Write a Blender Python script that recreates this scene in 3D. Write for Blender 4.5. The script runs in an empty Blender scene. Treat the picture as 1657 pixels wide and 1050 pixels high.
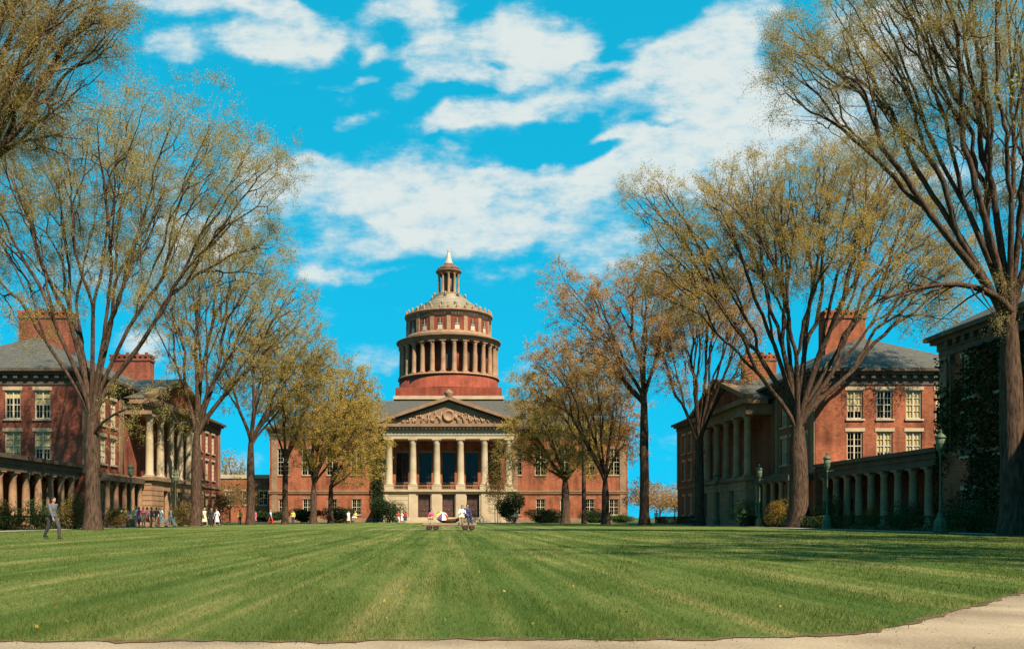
import bpy, bmesh, math, random
import numpy as np
from mathutils import Vector, Matrix
R = math.radians
random.seed(7)
rng = np.random.default_rng(7)
scene = bpy.context.scene
COL = scene.collection

# ---------------------------------------------------------------- camera frame
F, VX, HY, CAMH = 1400.0, 726.0, 837.0, 0.85
def PX(px, Y): return (px - VX) / F * Y
def PZ(py, Y): return CAMH + (HY - py) / F * Y

# ---------------------------------------------------------------- materials
def newmat(name):
    m = bpy.data.materials.new(name); m.use_nodes = True
    nt = m.node_tree
    return m, nt, nt.nodes['Principled BSDF']
def N(nt, t, **kw):
    n = nt.nodes.new(t)
    for k, v in kw.items():
        if k.startswith('i_'):
            n.inputs[k[2:].replace('_', ' ')].default_value = v
        else: setattr(n, k, v)
    return n
def L(nt, a, b): nt.links.new(a, b)
def mixc(nt, fac, a, b, mode='MIX'):
    n = nt.nodes.new('ShaderNodeMix'); n.data_type = 'RGBA'; n.blend_type = mode
    for s, v in ((0, fac), (6, a), (7, b)):
        if isinstance(v, (int, float)): n.inputs[s].default_value = v
        elif isinstance(v, tuple): n.inputs[s].default_value = v if len(v) == 4 else v + (1,)
        else: L(nt, v, n.inputs[s])
    return n.outputs[2]
def ramp(nt, fac, stops):
    r = nt.nodes.new('ShaderNodeValToRGB'); e = r.color_ramp.elements
    while len(e) < len(stops): e.new(0.5)
    for k, (p, c) in enumerate(stops):
        e[k].position = p; e[k].color = c if len(c) == 4 else tuple(c) + (1,)
    L(nt, fac, r.inputs[0]); return r.outputs[0]
def math_(nt, op, a, b=None, c=None, clamp=False):
    n = nt.nodes.new('ShaderNodeMath'); n.operation = op; n.use_clamp = clamp
    for i, v in enumerate((a, b, c)):
        if v is None: continue
        if isinstance(v, (int, float)): n.inputs[i].default_value = v
        else: L(nt, v, n.inputs[i])
    return n.outputs[0]
def noise(nt, vec, scale, detail=4, rough=.55):
    n = N(nt, 'ShaderNodeTexNoise'); n.inputs['Scale'].default_value = scale
    n.inputs['Detail'].default_value = detail; n.inputs['Roughness'].default_value = rough
    if vec is not None: L(nt, vec, n.inputs['Vector'])
    return n.outputs['Fac']
def worldpos(nt): return N(nt, 'ShaderNodeNewGeometry').outputs['Position']
def scaled(nt, vec, s):
    m = N(nt, 'ShaderNodeMapping'); m.inputs['Scale'].default_value = s
    L(nt, vec, m.inputs['Vector']); return m.outputs[0]

def simple(name, c1, c2, rough=.8, s1=.6, s2=9., bump=.0, metallic=0., coarse=None):
    m, nt, b = newmat(name)
    p = worldpos(nt)
    f = math_(nt, 'ADD', math_(nt, 'MULTIPLY', noise(nt, p, s1), .6), math_(nt, 'MULTIPLY', noise(nt, p, s2), .4))
    col = ramp(nt, f, [(.36, c1), (.64, c2)])
    L(nt, col, b.inputs['Base Color'])
    b.inputs['Roughness'].default_value = rough; b.inputs['Metallic'].default_value = metallic
    b.inputs['Specular IOR Level'].default_value = .25
    if bump:
        bn = N(nt, 'ShaderNodeBump'); bn.inputs['Strength'].default_value = bump
        L(nt, noise(nt, p, s2 * 2), bn.inputs['Height']); L(nt, bn.outputs[0], b.inputs['Normal'])
    return m

def brick_mat(name, c1, c2, mortar):
    m, nt, b = newmat(name)
    p = worldpos(nt)
    sx = N(nt, 'ShaderNodeSeparateXYZ'); L(nt, p, sx.inputs[0])
    cx = N(nt, 'ShaderNodeCombineXYZ')
    L(nt, math_(nt, 'ADD', sx.outputs[0], sx.outputs[1]), cx.inputs[0]); L(nt, sx.outputs[2], cx.inputs[1])
    bt = N(nt, 'ShaderNodeTexBrick'); L(nt, cx.outputs[0], bt.inputs['Vector'])
    bt.inputs['Color1'].default_value = c1 + (1,); bt.inputs['Color2'].default_value = c2 + (1,)
    bt.inputs['Mortar'].default_value = mortar + (1,)
    bt.inputs['Scale'].default_value = 1.0; bt.inputs['Brick Width'].default_value = .3
    bt.inputs['Row Height'].default_value = .1; bt.inputs['Mortar Size'].default_value = .011
    bt.inputs['Bias'].default_value = 0.1
    big = noise(nt, p, .35, 5, .65)
    streak = noise(nt, scaled(nt, p, (1.5, 1.5, .12)), 1.0, 4)
    tone = ramp(nt, math_(nt, 'ADD', math_(nt, 'MULTIPLY', big, .6), math_(nt, 'MULTIPLY', streak, .4)),
                [(.34, (.42, .38, .38)), (.5, (.95, .95, .95)), (.66, (1.4, 1.32, 1.25))])
    col = mixc(nt, 1.0, bt.outputs['Color'], tone, 'MULTIPLY')
    L(nt, col, b.inputs['Base Color']); b.inputs['Roughness'].default_value = .9
    b.inputs['Specular IOR Level'].default_value = .15
    return m

def slate_mat():
    m, nt, b = newmat('slate_roof')
    p = worldpos(nt)
    s = noise(nt, scaled(nt, p, (2.5, 2.5, 6)), 1.2, 5)
    w = N(nt, 'ShaderNodeTexWave', wave_type='BANDS', bands_direction='Z'); L(nt, p, w.inputs['Vector'])
    w.inputs['Scale'].default_value = 1.1; w.inputs['Distortion'].default_value = 1.0
    f = math_(nt, 'ADD', math_(nt, 'MULTIPLY', s, .8), math_(nt, 'MULTIPLY', w.outputs['Fac'], .16))
    L(nt, ramp(nt, f, [(.35, (.036, .033, .026)), (.65, (.085, .075, .056))]), b.inputs['Base Color'])
    b.inputs['Roughness'].default_value = .7
    return m

def leaf_mat(name, c1, c2, c3=None, trans=.45, s=.5):
    m, nt, b = newmat(name)
    g = N(nt, 'ShaderNodeNewGeometry')
    f = math_(nt, 'ADD', math_(nt, 'MULTIPLY', g.outputs['Random Per Island'], .5),
              math_(nt, 'MULTIPLY', noise(nt, g.outputs['Position'], s, 3), .5))
    st = [(.2, c1), (.75, c2)] if c3 is None else [(.2, c1), (.55, c2), (.85, c3)]
    col = ramp(nt, f, st)
    d = N(nt, 'ShaderNodeBsdfDiffuse'); t = N(nt, 'ShaderNodeBsdfTranslucent')
    L(nt, col, d.inputs['Color']); L(nt, col, t.inputs['Color'])
    mx = N(nt, 'ShaderNodeMixShader'); mx.inputs[0].default_value = trans
    L(nt, d.outputs[0], mx.inputs[1]); L(nt, t.outputs[0], mx.inputs[2])
    L(nt, mx.outputs[0], nt.nodes['Material Output'].inputs['Surface'])
    return m

def bark_mat(name='bark', c1=(.022, .014, .010), c2=(.10, .062, .041)):
    m, nt, b = newmat(name)
    p = worldpos(nt)
    f = noise(nt, scaled(nt, p, (9, 9, 1.6)), 1.0, 6, .65)
    L(nt, ramp(nt, f, [(.35, c1), (.66, c2)]), b.inputs['Base Color'])
    b.inputs['Roughness'].default_value = .95; b.inputs['Specular IOR Level'].default_value = .1
    bn = N(nt, 'ShaderNodeBump'); bn.inputs['Strength'].default_value = .9; bn.inputs['Distance'].default_value = .06
    L(nt, f, bn.inputs['Height']); L(nt, bn.outputs[0], b.inputs['Normal'])
    return m

def glass_mat():
    m, nt, b = newmat('window_glass')
    t = N(nt, 'ShaderNodeBsdfTransparent'); t.inputs[0].default_value = (.6, .62, .6, 1)
    g = N(nt, 'ShaderNodeBsdfGlossy'); g.inputs['Roughness'].default_value = .06
    g.inputs['Color'].default_value = (.42, .36, .34, 1)
    bn = N(nt, 'ShaderNodeBump'); bn.inputs['Strength'].default_value = .12
    L(nt, noise(nt, worldpos(nt), 1.3, 2), bn.inputs['Height']); L(nt, bn.outputs[0], g.inputs['Normal'])
    fr = N(nt, 'ShaderNodeFresnel'); fr.inputs['IOR'].default_value = 1.5
    mx = N(nt, 'ShaderNodeMixShader')
    L(nt, fr.outputs[0], mx.inputs[0]); L(nt, t.outputs[0], mx.inputs[1]); L(nt, g.outputs[0], mx.inputs[2])
    L(nt, mx.outputs[0], nt.nodes['Material Output'].inputs['Surface'])
    return m

def lawn_color(nt):
    p = worldpos(nt)
    sp = N(nt, 'ShaderNodeSeparateXYZ'); L(nt, p, sp.inputs[0])
    fine = noise(nt, scaled(nt, p, (1.1, .05, 1)), 1.0, 4, .6)        # long mower streaks
    fine2 = noise(nt, scaled(nt, p, (3.4, .04, 1)), 1.0, 2, .5)
    patch = noise(nt, p, .16, 5, .6)
    small = noise(nt, scaled(nt, p, (1, .5, 1)), 1.6, 6, .7)
    # mower passes: broad alternate bands running away from the photographer
    band = math_(nt, 'SINE', math_(nt, 'ADD', math_(nt, 'MULTIPLY', sp.outputs[0], 2.4), math_(nt, 'MULTIPLY', patch, 4.0)))
    f = math_(nt, 'ADD', math_(nt, 'MULTIPLY', fine, .38), math_(nt, 'MULTIPLY', fine2, .36))
    f = math_(nt, 'ADD', f, math_(nt, 'MULTIPLY', patch, .10))
    f = math_(nt, 'ADD', f, math_(nt, 'MULTIPLY', small, .16))
    f = math_(nt, 'ADD', f, math_(nt, 'MULTIPLY', band, .03))
    col = ramp(nt, f, [(.36, (.030, .062, .012)), (.46, (.064, .098, .021)), (.54, (.108, .128, .034)), (.64, (.215, .18, .068))])
    # worn straw-coloured line across the quad
    dy = math_(nt, 'ABSOLUTE', math_(nt, 'SUBTRACT', sp.outputs[1], math_(nt, 'ADD', 31.6, math_(nt, 'MULTIPLY', small, .5))))
    line = math_(nt, 'MULTIPLY', math_(nt, 'SMOOTH_MIN', math_(nt, 'SUBTRACT', 1.0, math_(nt, 'DIVIDE', dy, .42), clamp=True), 1, .01),
                 math_(nt, 'MULTIPLY', math_(nt, 'SUBTRACT', noise(nt, scaled(nt, p, (.25, 0, 0)), 1, 2), .32, clamp=True), 3.0, clamp=True), clamp=True)
    col = mixc(nt, math_(nt, 'MULTIPLY', line, .7, clamp=True), col, (.17, .13, .04, 1))
    return col

MAT = {}
def mats():
    MAT['brick'] = brick_mat('red_brick', (.285, .078, .031), (.175, .043, .022), (.20, .11, .065))
    MAT['brick_red'] = brick_mat('tower_brick', (.22, .040, .021), (.165, .032, .018), (.17, .07, .045))
    MAT['stone'] = simple('limestone', (.27, .205, .13), (.38, .305, .20), .85, .5, 5., .05)
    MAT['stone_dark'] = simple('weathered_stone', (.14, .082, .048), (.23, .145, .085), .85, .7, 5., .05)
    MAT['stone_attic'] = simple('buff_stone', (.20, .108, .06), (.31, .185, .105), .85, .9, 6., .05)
    MAT['wood_trim'] = simple('dark_cornice_paint', (.045, .032, .022), (.10, .07, .045), .7, .8, 6.)
    MAT['white_wood'] = simple('window_paint', (.34, .29, .20), (.45, .39, .28), .6, 2, 10)
    MAT['slate'] = slate_mat()
    MAT['dome'] = simple('pale_dome_metal', (.16, .135, .088), (.27, .215, .145), .55, .9, 3.5)
    MAT['lead'] = simple('spire_metal', (.27, .225, .19), (.42, .36, .30), .45, .9, 3.5)
    MAT['cap'] = simple('lantern_cap_copper', (.09, .042, .028), (.17, .085, .05), .6, .9, 5)
    MAT['glass'] = glass_mat()
    MAT['blind'] = simple('cream_blind', (.30, .23, .10), (.40, .32, .16), .9, 2, 8)
    MAT['door'] = simple('bronze_door', (.035, .018, .016), (.08, .04, .03), .5, 1.5, 6)
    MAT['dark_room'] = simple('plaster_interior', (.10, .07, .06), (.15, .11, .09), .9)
    MAT['bark'] = bark_mat()
    MAT['twig'] = simple('young_twigs', (.18, .11, .048), (.32, .21, .095), .9, .4, 6.)
    MAT['brick_left'] = brick_mat('left_hall_brick', (.245, .062, .032), (.15, .036, .024), (.17, .09, .06))  # left hall's brick, darker and redder than the other halls' brick
    MAT['soil'] = simple('bare_soil', (.05, .032, .014), (.14, .085, .036), .95, 3.5, 40., .6)
    MAT['leaf_gold'] = leaf_mat('gold_buds', (.22, .145, .034), (.43, .30, .07), (.54, .40, .115))
    MAT['leaf_olive'] = leaf_mat('olive_buds', (.19, .14, .04), (.37, .27, .078), (.48, .365, .12))
    MAT['leaf_russet'] = leaf_mat('russet_buds', (.26, .135, .045), (.46, .265, .09), (.56, .36, .13))
    MAT['leaf_thin'] = leaf_mat('young_elm_leaves', (.20, .165, .05), (.38, .30, .095), (.47, .39, .14))
    MAT['yew'] = leaf_mat('yew_needles', (.012, .022, .010), (.035, .05, .02), trans=.1)
    MAT['shrub'] = leaf_mat('shrub_leaves', (.025, .05, .018), (.07, .11, .04), trans=.2)
    MAT['shrub_brown'] = leaf_mat('budding_shrub', (.07, .05, .018), (.15, .11, .035), trans=.25)
    MAT['forsythia'] = leaf_mat('forsythia_flowers', (.16, .09, .016), (.30, .18, .03), trans=.3)
    MAT['hedge'] = leaf_mat('hedge_leaves', (.018, .032, .010), (.06, .075, .022), trans=.15)
    MAT['gravel'] = simple('pale_gravel', (.13, .09, .054), (.34, .26, .175), .95, .7, 45., .8)
    MAT['walk'] = simple('concrete_walk', (.30, .25, .19), (.42, .36, .28), .9, 1.1, 12., .05)
    MAT['lamp'] = simple('verdigris_iron', (.03, .05, .028), (.085, .115, .06), .55, 2, 12)
    MAT['lamp_glass'] = simple('frosted_lamp_glass', (.07, .10, .07), (.14, .17, .11), .35, 2, 9)
    MAT['skin'] = simple('skin', (.32, .17, .11), (.38, .22, .15), .6, 3, 12)
    MAT['plank'] = simple('trailer_planks', (.32, .24, .10), (.44, .34, .17), .75, 2, 9)
    MAT['rubber'] = simple('tyre_rubber', (.012, .011, .011), (.03, .028, .026), .85)
    MAT['steel'] = simple('painted_steel', (.12, .06, .05), (.2, .1, .08), .5)
    m, nt, b = newmat('lawn_turf'); L(nt, lawn_color(nt), b.inputs['Base Color'])
    b.inputs['Roughness'].default_value = .95; b.inputs['Specular IOR Level'].default_value = .05
    bn = N(nt, 'ShaderNodeBump'); bn.inputs['Strength'].default_value = .6; bn.inputs['Distance'].default_value = .05
    L(nt, noise(nt, worldpos(nt), 14, 6, .8), bn.inputs['Height']); L(nt, bn.outputs[0], b.inputs['Normal'])
    MAT['lawn'] = m
    m, nt, b = newmat('grass_blades')
    g = N(nt, 'ShaderNodeNewGeometry')
    c = mixc(nt, .55, lawn_color(nt), ramp(nt, g.outputs['Random Per Island'],
             [(.0, (.026, .055, .009)), (.5, (.062, .095, .018)), (.85, (.11, .125, .03)), (1, (.20, .165, .06))]))
    d = N(nt, 'ShaderNodeBsdfDiffuse'); t = N(nt, 'ShaderNodeBsdfTranslucent')
    L(nt, c, d.inputs['Color']); L(nt, c, t.inputs['Color'])
    mx = N(nt, 'ShaderNodeMixShader'); mx.inputs[0].default_value = .3
    L(nt, d.outputs[0], mx.inputs[1]); L(nt, t.outputs[0], mx.inputs[2])
    L(nt, mx.outputs[0], nt.nodes['Material Output'].inputs['Surface'])
    MAT['blade'] = m
    MAT['ground'] = simple('rough_grass', (.03, .045, .01), (.065, .07, .018), .95, .05, 1.)
mats()
_cloth = {}
def cloth(c, name=None):
    k = tuple(c)
    if k not in _cloth:
        _cloth[k] = simple('cloth', tuple(x * .75 for x in c), tuple(x * 1.0 for x in c), .85, 3, 14)
    return _cloth[k]

# ---------------------------------------------------------------- objects
def tag(o, label=None, cat=None, group=None, kind=None):
    for k, v in (('label', label), ('category', cat), ('group', group), ('kind', kind)):
        if v: o[k] = v
    return o
def thing(name, label, cat, loc=(0, 0, 0), rz=0, group=None):
    o = bpy.data.objects.new(name, None); COL.objects.link(o)
    o.location = loc; o.rotation_euler = (0, 0, rz); o.empty_display_size = .3
    return tag(o, label, cat, group)
def origin(o):
    v = Vector((0, 0, 0))
    while o is not None: v += o.location; o = o.parent
    return v
def children(o): return [c for c in bpy.data.objects if c.parent is o]
def copy_tree(o, parent=None):
    c = o.copy(); COL.objects.link(c); c.parent = parent
    for ch in list(o.children): copy_tree(ch, c)
    return c
class MB:
    """collects world-space geometry, links it as one mesh object"""
    def __init__(s): s.v = []; s.f = []; s.sm = []; s.mi = []
    def add(s, vs, fs, smooth=False, mi=0):
        o = len(s.v); s.v += [tuple(v) for v in vs]
        for f in fs: s.f.append(tuple(i + o for i in f)); s.sm.append(smooth); s.mi.append(mi)
        return s
    def box(s, x0, x1, y0, y1, z0, z1, mi=0):
        if x0 > x1: x0, x1 = x1, x0
        if y0 > y1: y0, y1 = y1, y0
        v = [(x, y, z) for z in (z0, z1) for (x, y) in ((x0, y0), (x1, y0), (x1, y1), (x0, y1))]
        return s.add(v, [(3, 2, 1, 0), (4, 5, 6, 7), (0, 1, 5, 4), (1, 2, 6, 5), (2, 3, 7, 6), (3, 0, 4, 7)], mi=mi)
    def lathe(s, cx, cy, prof, seg=24, smooth=True, a0=0., flat_caps=True, sx=1, sy=1):
        vs = []; fs = []
        for r, z in prof:
            for k in range(seg):
                a = a0 + 2 * math.pi * k / seg
                vs.append((cx + sx * r * math.cos(a), cy + sy * r * math.sin(a), z))
        for i in range(len(prof) - 1):
            for k in range(seg):
                k2 = (k + 1) % seg
                fs.append((i * seg + k, i * seg + k2, (i + 1) * seg + k2, (i + 1) * seg + k))
        s.add(vs, fs, smooth)
        n = len(prof)
        if flat_caps:
            o = len(s.v) - n * seg
            s.f.append(tuple(o + k for k in reversed(range(seg)))); s.sm.append(False); s.mi.append(0)
            s.f.append(tuple(o + (n - 1) * seg + k for k in range(seg))); s.sm.append(False); s.mi.append(0)
        return s
    def prism(s, pts, dirv):
        """extrude a planar polygon (list of 3d points) along dirv"""
        n = len(pts); d = Vector(dirv)
        v = [Vector(p) for p in pts] + [Vector(p) + d for p in pts]
        return s.add(v, [tuple(reversed(range(n))), tuple(range(n, 2 * n))] +
                     [(i, (i + 1) % n, n + (i + 1) % n, n + i) for i in range(n)])
    def tube(s, a, b, r0, r1=None, seg=8):
        a, b = Vector(a), Vector(b); r1 = r0 if r1 is None else r1
        d = (b - a).normalized(); u = d.orthogonal().normalized(); w = d.cross(u)
        vs = []
        for p, r in ((a, r0), (b, r1)):
            for k in range(seg):
                t = 2 * math.pi * k / seg; vs.append(p + u * (r * math.cos(t)) + w * (r * math.sin(t)))
        fs = [(k, (k + 1) % seg, seg + (k + 1) % seg, seg + k) for k in range(seg)]
        fs += [tuple(reversed(range(seg))), tuple(range(seg, 2 * seg))]
        return s.add(vs, fs, True)
    def sphere(s, c, r, seg=10, rings=6, sc=(1, 1, 1)):
        vs = []; fs = []
        for i in range(rings + 1):
            t = math.pi * i / rings
            for k in range(seg):
                a = 2 * math.pi * k / seg
                vs.append((c[0] + sc[0] * r * math.sin(t) * math.cos(a), c[1] + sc[1] * r * math.sin(t) * math.sin(a), c[2] - sc[2] * r * math.cos(t)))
        for i in range(rings):
            for k in range(seg):
                fs.append((i * seg + k, i * seg + (k + 1) % seg, (i + 1) * seg + (k + 1) % seg, (i + 1) * seg + k))
        return s.add(vs, fs, True)
    def mesh(s, name, mat, off=(0, 0, 0), bevel=0):
        me = bpy.data.meshes.new(name)
        ox, oy, oz = off
        me.from_pydata([(x - ox, y - oy, z - oz) for x, y, z in s.v], [], s.f)
        me.polygons.foreach_set('use_smooth', s.sm)
        me.polygons.foreach_set('material_index', s.mi)
        for m in (mat if isinstance(mat, (list, tuple)) else [mat]): me.materials.append(m)
        bm = bmesh.new(); bm.from_mesh(me)
        bmesh.ops.recalc_face_normals(bm, faces=bm.faces[:])
        bm.to_mesh(me); bm.free()
        me.update(); return me
    def build(s, name, mat, parent=None, bevel=0):
        me = s.mesh(name, mat, origin(parent) if parent else (0, 0, 0))
        o = bpy.data.objects.new(name, me); COL.objects.link(o)
        if parent: o.parent = parent
        return o
def np_object(name, verts, quads, mat, parent=None, smooth=False):
    """fast mesh from numpy verts (n,3) and faces (m,k)"""
    me = bpy.data.meshes.new(name)
    off = np.array(origin(parent) if parent else (0, 0, 0))
    v = (np.asarray(verts) - off).astype(np.float32)
    q = np.asarray(quads, dtype=np.int32); k = q.shape[1]
    me.vertices.add(len(v)); me.vertices.foreach_set('co', v.ravel())
    me.loops.add(q.size); me.loops.foreach_set('vertex_index', q.ravel())
    me.polygons.add(len(q)); me.polygons.foreach_set('loop_start', np.arange(0, q.size, k, dtype=np.int32))
    me.polygons.foreach_set('loop_total', np.full(len(q), k, np.int32))
    if smooth: me.polygons.foreach_set('use_smooth', np.ones(len(q), bool))
    me.materials.append(mat); me.update(calc_edges=True); me.validate()
    o = bpy.data.objects.new(name, me); COL.objects.link(o)
    if parent: o.parent = parent
    return o

# ---------------------------------------------------------------- trees
class Branches:
    def __init__(s): s.paths = []
    def add(s, pts, rad): s.paths.append((np.asarray(pts, float), np.asarray(rad, float)))
    def mesh_arrays(s, lo=0., hi=9.):
        V = []; Q = []; o = 0
        for pts, rad in s.paths:
            if not lo <= rad[0] < hi: continue
            n = len(pts)
            sides = 12 if rad[0] > .3 else 8 if rad[0] > .09 else 5 if rad[0] > .03 else 3
            d = np.gradient(pts, axis=0); d /= np.linalg.norm(d, axis=1)[:, None] + 1e-9
            ref = np.array([0., 0., 1.]) if abs(d[0, 2]) < .9 else np.array([1., 0., 0.])
            u = np.cross(d, ref); u /= np.linalg.norm(u, axis=1)[:, None] + 1e-9
            w = np.cross(d, u)
            a = np.arange(sides) * 2 * math.pi / sides
            ring = pts[:, None, :] + rad[:, None, None] * (np.cos(a)[None, :, None] * u[:, None, :] + np.sin(a)[None, :, None] * w[:, None, :])
            V.append(ring.reshape(-1, 3))
            i, k = np.meshgrid(np.arange(n - 1), np.arange(sides), indexing='ij')
            k2 = (k + 1) % sides
            Q.append((o + np.stack([i * sides + k, i * sides + k2, (i + 1) * sides + k2, (i + 1) * sides + k], -1)).reshape(-1, 4))
            o += n * sides
        return np.concatenate(V), np.concatenate(Q)
def unit(v): return v / (np.linalg.norm(v) + 1e-9)
def hermite(p, t0, q, t1, n):
    s = np.linspace(0, 1, n)[:, None]
    return (2*s**3-3*s**2+1)*p + (s**3-2*s**2+s)*t0 + (-2*s**3+3*s**2)*q + (s**3-s**2)*t1
def leaf_quads(cen, size, rg, flat=None):
    n = len(cen)
    a = rg.normal(size=(n, 3)); a /= np.linalg.norm(a, axis=1)[:, None]
    b = np.cross(a, rg.normal(size=(n, 3))); b /= np.linalg.norm(b, axis=1)[:, None]
    sz = size * rg.uniform(.55, 1.35, n)[:, None]
    a = a * sz * .5; b = b * sz * .32
    V = np.stack([cen - a, cen + b, cen + a, cen - b], 1).reshape(-1, 3)
    return V, np.arange(4 * n).reshape(-1, 4)

def tree_geo(base, fork, trunk_r, lobes, ntips, seed, limbs=6, twigs=4, leaves=26, leaf=.13, twig_len=1.1, lean=(0, 0), droop=.12, low=(), arch=.45, leaf_jit=.14, cover=None):
    """base, fork: 3-vectors; lobes: (centre, radii, weight). Vase-shaped elm by repeated splitting of tip targets."""
    rg = np.random.default_rng(seed)
    base = np.array(base, float); fork = np.array(fork, float)
    w = np.array([l[2] * l[1][0] * l[1][1] * l[1][2] for l in lobes]) ** .67; w /= w.sum()
    tips = []
    for l, k in zip(lobes, np.round(w * ntips).astype(int)):
        d = rg.normal(size=(k, 3)); d /= np.linalg.norm(d, axis=1)[:, None]
        r = rg.uniform(.12, 1, k) ** .55
        tips.append(np.array(l[0]) + d * r[:, None] * np.array(l[1]))
    tips = np.concatenate(tips)
    rel = tips - fork
    horiz = np.hypot(rel[:, 0], rel[:, 1])
    tips = tips[rel[:, 2] > -.05 * (horiz) + .3]                     # nothing under the fork
    NT = len(tips)
    B = Branches()
    rmin = .009
    rad = lambda n: max(rmin, trunk_r * .92 * (n / NT) ** .47)
    # trunk with root flare
    n = 12
    mid = base * .5 + fork * .5 + np.array([lean[0], lean[1], 0])
    s = np.linspace(0, 1, n)[:, None]
    tp = (1-s)**2 * base + 2*(1-s)*s*mid + s**2*fork
    h = (tp[:, 2] - base[2])
    top_taper = 1 - .28 * np.clip((s[:, 0] - .72) / .28, 0, 1)
    tr = trunk_r * (1.06 - .14 * s[:, 0]) * top_taper + trunk_r * .5 * np.exp(-h / .55)
    tp[0, 2] -= .25
    wob = rg.normal(size=(n, 3)) * trunk_r * .025; wob[0] = 0; wob[-1] = 0
    B.add(tp + wob, tr)
    ends = []
    def split(idx, p):
        v = tips[idx] - p; v = v / (np.linalg.norm(v, axis=1)[:, None] + 1e-6) + .012 * v
        c = v - v.mean(0)
        u, sv, vt = np.linalg.svd(c, full_matrices=False) if len(c) > 2 else (None, None, rg.normal(size=(1, 3)))
        ax = vt[0] + .3 * rg.normal(size=3)
        t = c @ ax
        q = np.quantile(t, rg.uniform(.32, .68))
        a = idx[t <= q]; b = idx[t > q]
        return [g for g in (a, b) if len(g)]
    def grow(p, d, idx, level):
        nn = len(idx)
        if nn <= 2:
            for i in idx:
                q = tips[i] + np.array([0, 0, -droop * np.linalg.norm(tips[i] - p) * .3])
                Ln = np.linalg.norm(q - p)
                if Ln < .05: continue
                dq = unit(unit(q - p) + .5 * rg.normal(size=3) * .5)
                pts = hermite(p, unit(d * .6 + unit(q - p)) * Ln, q, dq * Ln * .7, 5)
                B.add(pts, np.linspace(rad(1.3), rmin * .7, 5)); ends.append((q, dq))
            return
        for g in split(idx, p):
            c = tips[g].mean(0); v = c - p; Ln = np.linalg.norm(v)
            f = rg.uniform(.30, .46) if level < 3 else rg.uniform(.34, .55)
            out = v.copy(); out[2] = 0
            up = np.array([0, 0, 1.]) * arch * Ln * f * (.5 if level < 4 else .15)
            q = p + v * f + up + rg.normal(size=3) * Ln * .035
            Lq = np.linalg.norm(q - p)
            t0 = unit(d * .75 + unit(v)) * Lq
            t1 = unit(unit(c - q) * .8 + unit(q - p) * .5 + rg.normal(size=3) * .12)
            k = 7 if level < 3 else 5
            pts = hermite(p, t0, q, t1 * Lq, k)
            r0 = rad(len(g)); r1 = rad(len(g)) * .86
            if level > 0: pts[1:-1] += rg.normal(size=(k - 2, 3)) * Lq * .012
            B.add(pts, np.linspace(r0, r1, k))
            grow(q, t1, g, level + 1)
    # several main limbs leave the trunk near the fork
    groups = [np.arange(NT)]
    while len(groups) < limbs:
        groups.sort(key=len); big = groups.pop()
        groups += split(big, fork)
    axis = unit(fork - base)
    for g in groups:
        c = tips[g].mean(0); v = c - fork; Ln = np.linalg.norm(v)
        p = fork - axis * rg.uniform(0, .12) * (fork[2] - base[2]) * (.4 + .6 * np.hypot(v[0], v[1]) / Ln)
        q = p + v * rg.uniform(.28, .36) + np.array([0, 0, 1]) * arch * Ln * .14
        Lq = np.linalg.norm(q - p)
        t1 = unit(unit(c - q) + unit(q - p) * .6)
        pts = hermite(p, unit(axis * 1.0 + unit(v) * .7) * Lq, q, t1 * Lq, 9)
        B.add(pts, np.linspace(rad(len(g)) * 1.12, rad(len(g)) * .88, 9))
        grow(q, t1, g, 1)
    for (pa, pb, pc, r) in low:                                       # single low limbs that arch out from the trunk
        pa, pb, pc = (np.array(v, float) for v in (pa, pb, pc))
        s = np.linspace(0, 1, 10)[:, None]
        pts = (1-s)**2*pa + 2*(1-s)*s*pb + s**2*pc
        B.add(pts, np.linspace(r, r * .25, 10))
        for k in range(3, 10):
            for _ in range(3):
                q = pts[k] + rg.normal(size=3) * np.array([1.2, 1.2, .8]) + (pc - pa) * .06
                B.add(hermite(pts[k], unit(pc - pa) * 1.2, q, unit(q - pts[k]), 4), np.linspace(r * .3, rmin, 4)); ends.append((q, unit(q - pts[k])))
    # twigs and buds
    LC = []
    for q, d in ends:
        for _ in range(twigs):
            dd = unit(d + rg.normal(size=3) * .62 + np.array([0, 0, .12]))
            ln = twig_len * rg.uniform(.5, 1.3)
            e = q + dd * ln + np.array([0, 0, -droop * ln])
            m = (q + e) / 2 + np.array([0, 0, .09 * ln]) + rg.normal(size=3) * .06
            B.add(np.array([q, m, e]), np.array([rmin * .75, rmin * .6, rmin * .35]))
            t = rg.uniform(.1, 1.05, leaves)[:, None]
            LC.append(q + (e - q) * t + rg.normal(size=(leaves, 3)) * leaf_jit)
    V, Q = B.mesh_arrays(lo=.021); TV, TQ = B.mesh_arrays(hi=.021)
    LC = np.concatenate(LC)
    if cover:                                                          # thin spring foliage: leaf area over crown area
        area = sum(math.pi * l[1][0] * l[1][2] for l in lobes) * .62
        k = int(cover * area / (.32 * leaf * leaf * 1.05))
        if k < len(LC): LC = LC[rg.permutation(len(LC))[:k]]
    LV, LQ = leaf_quads(LC, leaf, rg)
    return V, Q, TV, TQ, LV, LQ

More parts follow.
